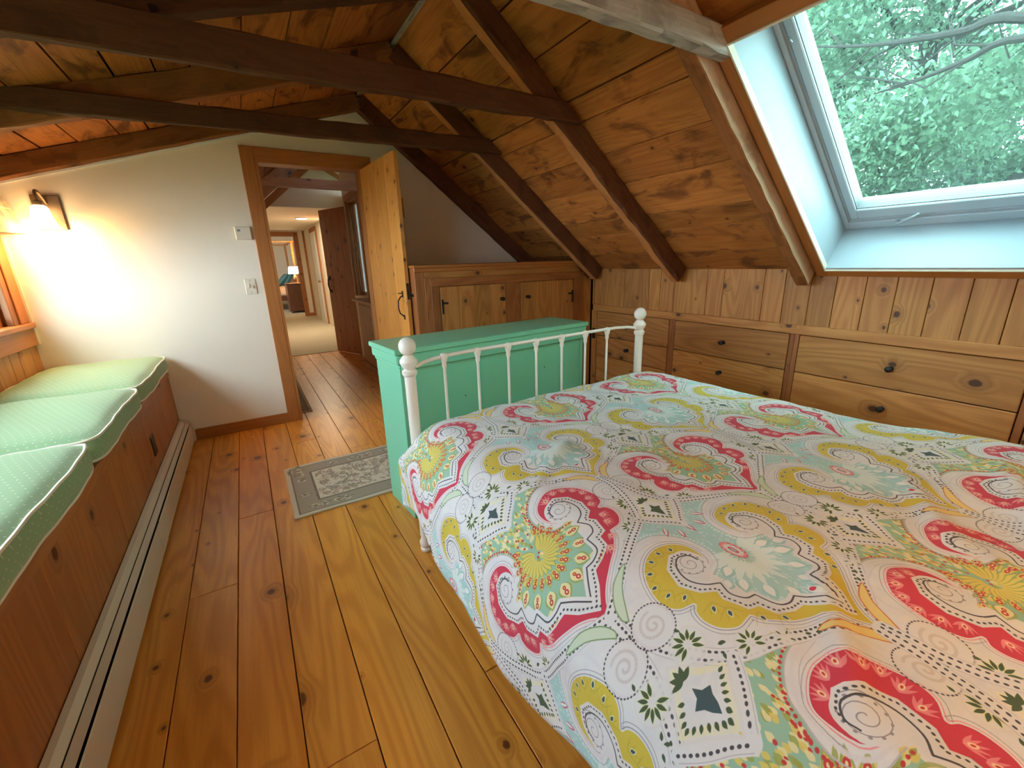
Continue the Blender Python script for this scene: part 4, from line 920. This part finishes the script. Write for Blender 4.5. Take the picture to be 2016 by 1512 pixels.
build('stop', MB().box(HX1+.045,HX1+.065,6.19,6.205,.89,2.065).box(HX1+.018,HX1+.026,6.195,6.205,.89,2.065), 'honey', w3, grain=(0,0,1))
build('pane', MB().box(HX1+.078,HX1+.082,5.63,6.17,.925,2.035), 'glass2', sh_)
build('added_sheer', MB().box(HX1+.100,HX1+.102,5.595,6.205,.89,2.065), 'sheer', w3)  # translucent sheet added behind the pane so the hall window looks bright
build('lock', MB().box(HX1+.050,HX1+.065,6.175,6.195,1.46,1.52), 'bronze', w3)
hcab = thing('hall_cupboard', 'low brown wooden cupboard under the hall window, seen through the doorway', 'cupboard', (1.25, 5.2, 0))
build('body', MB().box(1.205, HX1-.002, 4.62, 5.74, .0, .835), 'door_dark', hcab, grain=(0,0,1), bevel=.003)
build('top', MB().box(1.150, HX1-.002, 4.58, 5.84, .838, .868), 'trim', hcab, grain=(0,1,0), bevel=.006)
build('plinth', MB().box(1.190, 1.205, 4.62, 5.74, 0, .07), 'door_dark', hcab, grain=(0,1,0))
build('panel', MB().box(1.198, 1.205, 4.66, 5.70, .10, .80), 'door_dark', hcab, grain=(0,0,1), bevel=.003)
# ceiling lamp in the corridor
cl = thing('ceiling_light', 'small round white ceiling light in the hall beyond the doorway', 'ceiling light', (1.13, 9.3, 2.16))
build('trim_ring', MB().lathe([(.11,0),(.115,-.008),(.10,-.016),(.09,-.016)], (1.13,9.3,2.16), (0,0,1), 24), 'white', cl, smooth=True)
M['hall_glow'] = emit('hall_lamp_lens', (1.0,.86,.66), 12.0)
build('lens', MB().lathe([(.092,-.012),(.092,-.018),(.06,-.026),(.01,-.028)], (1.13,9.3,2.16), (0,0,1), 24), 'hall_glow', cl, smooth=True)
hl = bpy.data.lights.new('hall_bulb', 'AREA'); hl.shape = 'DISK'; hl.size = .16; hl.energy = 16; hl.color = (1,.80,.55); ho = bpy.data.objects.new('hall_bulb', hl); C.objects.link(ho); ho.parent = cl; ho.location = (0,0,-.034)
# ---- far bedroom
build('wall_bedroom', MB().box(-1.6,-1.5,12.7,17.6,-.05,2.6).box(1.72,1.80,12.72,17.6,-.05,2.6).box(-1.6,1.8,17.5,17.6,-.05,2.6), 'wall', kind='structure')
build('ceiling_bedroom', MB().box(-1.6,3.0,12.7,17.6,2.55,2.6), 'wall', kind='structure')
ns = thing('bedside_chest', 'dark wooden bedside chest under the lamp in the far bedroom', 'chest of drawers', (1.35, 14.1, 0))
build('body', MB().box(1.02, 1.66, 13.75, 14.45, .06, .805), 'dark_wood', ns, grain=(0,0,1), bevel=.004)
build('top', MB().box(1.00, 1.68, 13.73, 14.47, .805, .83), 'dark_wood', ns, grain=(1,0,0), bevel=.004)
for x, y in ((1.04,13.77),(1.60,13.77),(1.04,14.38),(1.60,14.38)): build('leg', MB().box(x, x+.05, y, y+.05, 0, .06), 'dark_wood', ns)
lp = thing('table_lamp', 'lit lamp with a white shade in the far bedroom', 'lamp', (1.30, 14.15, .83))
build('base', MB().lathe([(.08,0),(.08,.015),(.03,.03),(.05,.09),(.055,.15),(.02,.22),(.012,.30)], (1.30,14.15,.83), (0,0,1), 18), 'bronze', lp, smooth=True)
M['lamp_shade'] = emit('glowing_lamp_shade', (1.0,.84,.60), 3.0)
build('lamp_shade', MB().lathe([(.16,.26),(.13,.46),(.126,.46),(.156,.26)], (1.30,14.15,.83), (0,0,1), 22), 'lamp_shade', lp, smooth=True)
point_light('bedside_bulb', (1.30,14.15,1.22), 30, .05, (1,.70,.38), lp)
bb = thing('canopy_bed', 'honey wood canopy bed in the far bedroom, seen through two doorways', 'bed', (.6, 15.6, 0))
for x, y in ((1.40,14.75),(-.3,14.75),(1.40,16.9),(-.3,16.9)): build('post', MB().box(x-.03, x+.03, y-.03, y+.03, 0, 2.03), 'honey', bb, grain=(0,0,1), bevel=.006)
for a, b in (((-.36,14.73),(1.50,14.77)),((-.36,16.88),(1.50,16.92)),((1.38,14.6),(1.42,17.0)),((-.32,14.6),(-.28,17.0))): build('canopy_rail', MB().box(a[0], b[0], a[1], b[1], 1.985, 2.02), 'honey', bb, grain=(1,0,0))
build('headboard', MB().box(1.34, 1.38, 14.78, 16.88, .40, 1.15), 'honey', bb, grain=(0,1,0), bevel=.01)
build('mattress', MB().box(-.28, 1.34, 14.80, 16.86, .42, .74), 'peach', bb, bevel=.06)
build('side_rail', MB().box(-.28, 1.38, 14.76, 14.80, .30, .44), 'dark_wood', bb, grain=(1,0,0))
for k, (x, z, an) in enumerate(((1.18,.93,.6),(1.02,.90,.75))):
    q = MB(); vs = []; n1 = 12
    for top in (1,-1):
        for j in range(n1+1):
            for i in range(n1+1):
                u, v = 2*i/n1-1, 2*j/n1-1; h = .075*max(0, (1-u**4)*(1-v**4))**.5*top; vs.append((x+.24*u*math.sin(an)-h*math.cos(an), 15.05+.30*v, z+.24*u*math.cos(an)+h*math.sin(an)))
    for tp in (0, 1): q.add(vs[tp*169:(tp+1)*169], [(j*13+i, j*13+i+1, (j+1)*13+i+1, (j+1)*13+i) for j in range(12) for i in range(12)])
    tag(build('pillow', q, 'teal', smooth=True), ('dark teal pillow leaning nearest the lamp on the far bed', 'dark teal pillow lying in front of the other on the far bed')[k], 'pillow')
pf = thing('picture_frame', 'small dark framed picture on the far bedroom wall', 'picture', (.95, 17.49, 1.6))
build('frame', MB().box(.80,1.06,17.47,17.495,1.34,1.37).box(.80,1.06,17.47,17.495,1.80,1.83).box(.80,.83,17.47,17.495,1.37,1.80).box(1.03,1.06,17.47,17.495,1.37,1.80), 'black', pf)
build('print', MB().box(.83,1.03,17.48,17.49,1.37,1.80), 'honey', pf)
# ------------------------------------------------------------------ lamps behind the camera: a twin of the gable sconce at the bed head
sconce(1.02, YB, 1, 'bronze wall sconce with lit glass shade over the bed head', 5.0)
# ------------------------------------------------------------------ outdoors
build('ground_outside', MB().box(-30, 34, -30, 34, -3.3, -3.2), 'ground', kind='structure')
def tree(name, loc, h, rad, n, seed, label, mt, lsz, trunk_r, low=.25, group='trees outside the skylight', prof=None, nb=34):
    r = np.random.default_rng(seed); pr = random.Random(seed); L = Vector(loc); t = thing(name, label, 'tree', loc, group=group)
    build('trunk', MB().tube([L+V3(pr.uniform(-.1,.1)*k, pr.uniform(-.1,.1)*k, h*.92*k/5) for k in range(6)], [trunk_r*(1-.15*k) for k in range(6)], 10), 'bark', t, smooth=True)
    cen = []
    for k in range(nb):
        z = h*(low+(1-low)*pr.random()**.8); q = pr.uniform(0, 6.28); rr = (prof(z+loc[2]) if prof else rad*(1.05-.75*((z/h-low)/(1-low))**1.5))*pr.uniform(.6,1)
        p0 = L+V3(0,0,z*.85); p1 = L+V3(rr*math.cos(q), rr*math.sin(q), z); md = p0.lerp(p1,.5)+V3(0,0,.18)
        build('branch', MB().tube([p0, md, p1], [.030,.018,.006], 6), 'bark', t, smooth=True)
        cen += [(p0.lerp(p1, f)+V3(0,0,.15*math.sin(3.14*f)), .30+.42*rad/2.2*pr.random()) for f in (.35,.6,.8,.95,1.05)]
    c = np.array([tuple(a) for a, b in cen]); s = np.array([b for a, b in cen]); k = r.integers(0, len(cen), n)
    p = c[k]+np.clip(r.normal(0, .5, (n, 3)), -1.1, 1.1)*s[k][:, None]*np.array([1, 1, .55])
    a = r.normal(0, 1, (n, 3))+np.array([0, 0, -.35]); a /= np.linalg.norm(a, axis=1)[:, None]; b = np.cross(a, r.normal(0, 1, (n, 3))); b /= np.linalg.norm(b, axis=1)[:, None]
    l = lsz*r.uniform(.7, 1.4, (n, 1)); w = l*.26
    P = np.stack([p, p+a*l*.5+b*w, p+a*l, p+a*l*.5-b*w], 1)-np.array(loc)
    me = bpy.data.meshes.new('foliage'); me.vertices.add(n*4); me.loops.add(n*4); me.polygons.add(n)
    me.vertices.foreach_set('co', P.astype(np.float32).ravel()); me.loops.foreach_set('vertex_index', np.arange(n*4, dtype=np.int32)); me.polygons.foreach_set('loop_start', np.arange(0, n*4, 4, dtype=np.int32)); me.polygons.foreach_set('loop_total', np.full(n, 4, dtype=np.int32))
    me.update(); me.validate(); me.materials.append(M[mt]); o = bpy.data.objects.new('foliage', me); C.objects.link(o); o.parent = t; o['kind'] = 'stuff'
    return t
def wide(z): return 1.9 if z < 2.2 else 1.9+(z-2.2)*1.15 if z < 5.2 else 5.3-.25*(z-5.2)  # crown widened above the roof to cut the sky light entering the skylight
big = tree('leafy_tree', (7.9, 2.5, -3.2), 13.5, 2.2, 420000, 1, 'spreading pale green tree filling the skylight view, crown over the roof added to block sky light', 'leaf', .062, .17, prof=wide, nb=130)
tree('leafy_tree', (15.0, -1.0, -3.2), 12.5, 1.8, 60000, 4, 'tall pale leafy tree behind the spreading one, toward the skylight frame', 'leaf', .10, .14)
tree('leafy_tree', (15.0, 3.3, -3.2), 12.5, 1.8, 60000, 5, 'deep green leafy tree seen through the middle of the spreading one', 'leaf2', .10, .14)
tree('leafy_tree', (15.0, 7.6, -3.2), 12.5, 1.8, 60000, 6, 'tall leafy tree behind the lower corner of the skylight glass', 'leaf2', .10, .14)
for P, R in (([(7.9,2.5,1.2),(6.2,.5,2.60),(5.0,1.141,2.823),(5.0,1.446,2.866),(5.0,1.753,2.922),(5.0,2.112,3.011),(5.0,2.539,3.158)], .050), ([(7.9,2.5,.9),(6.0,.6,2.60),(5.0,1.114,2.693),(5.0,1.405,2.654),(5.0,1.696,2.611),(5.0,1.969,2.599)], .040)):
    Q = smooth(P, 5); build('branch', MB().tube([Vector(p) for p in Q], [R*(1-.86*i/(len(Q)-1)) for i in range(len(Q))], 8), 'bark', big, smooth=True)
    for k in range(9, len(Q)-2, 3):
        a = Vector(Q[k]); build('branch', MB().tube([a, a+V3(rng.uniform(-.1,.1), rng.uniform(.1,.3), rng.uniform(-.22,.22)), a+V3(rng.uniform(-.2,.2), rng.uniform(.3,.6), rng.uniform(-.4,.4))], [.010,.007,.003], 5), 'bark', big)
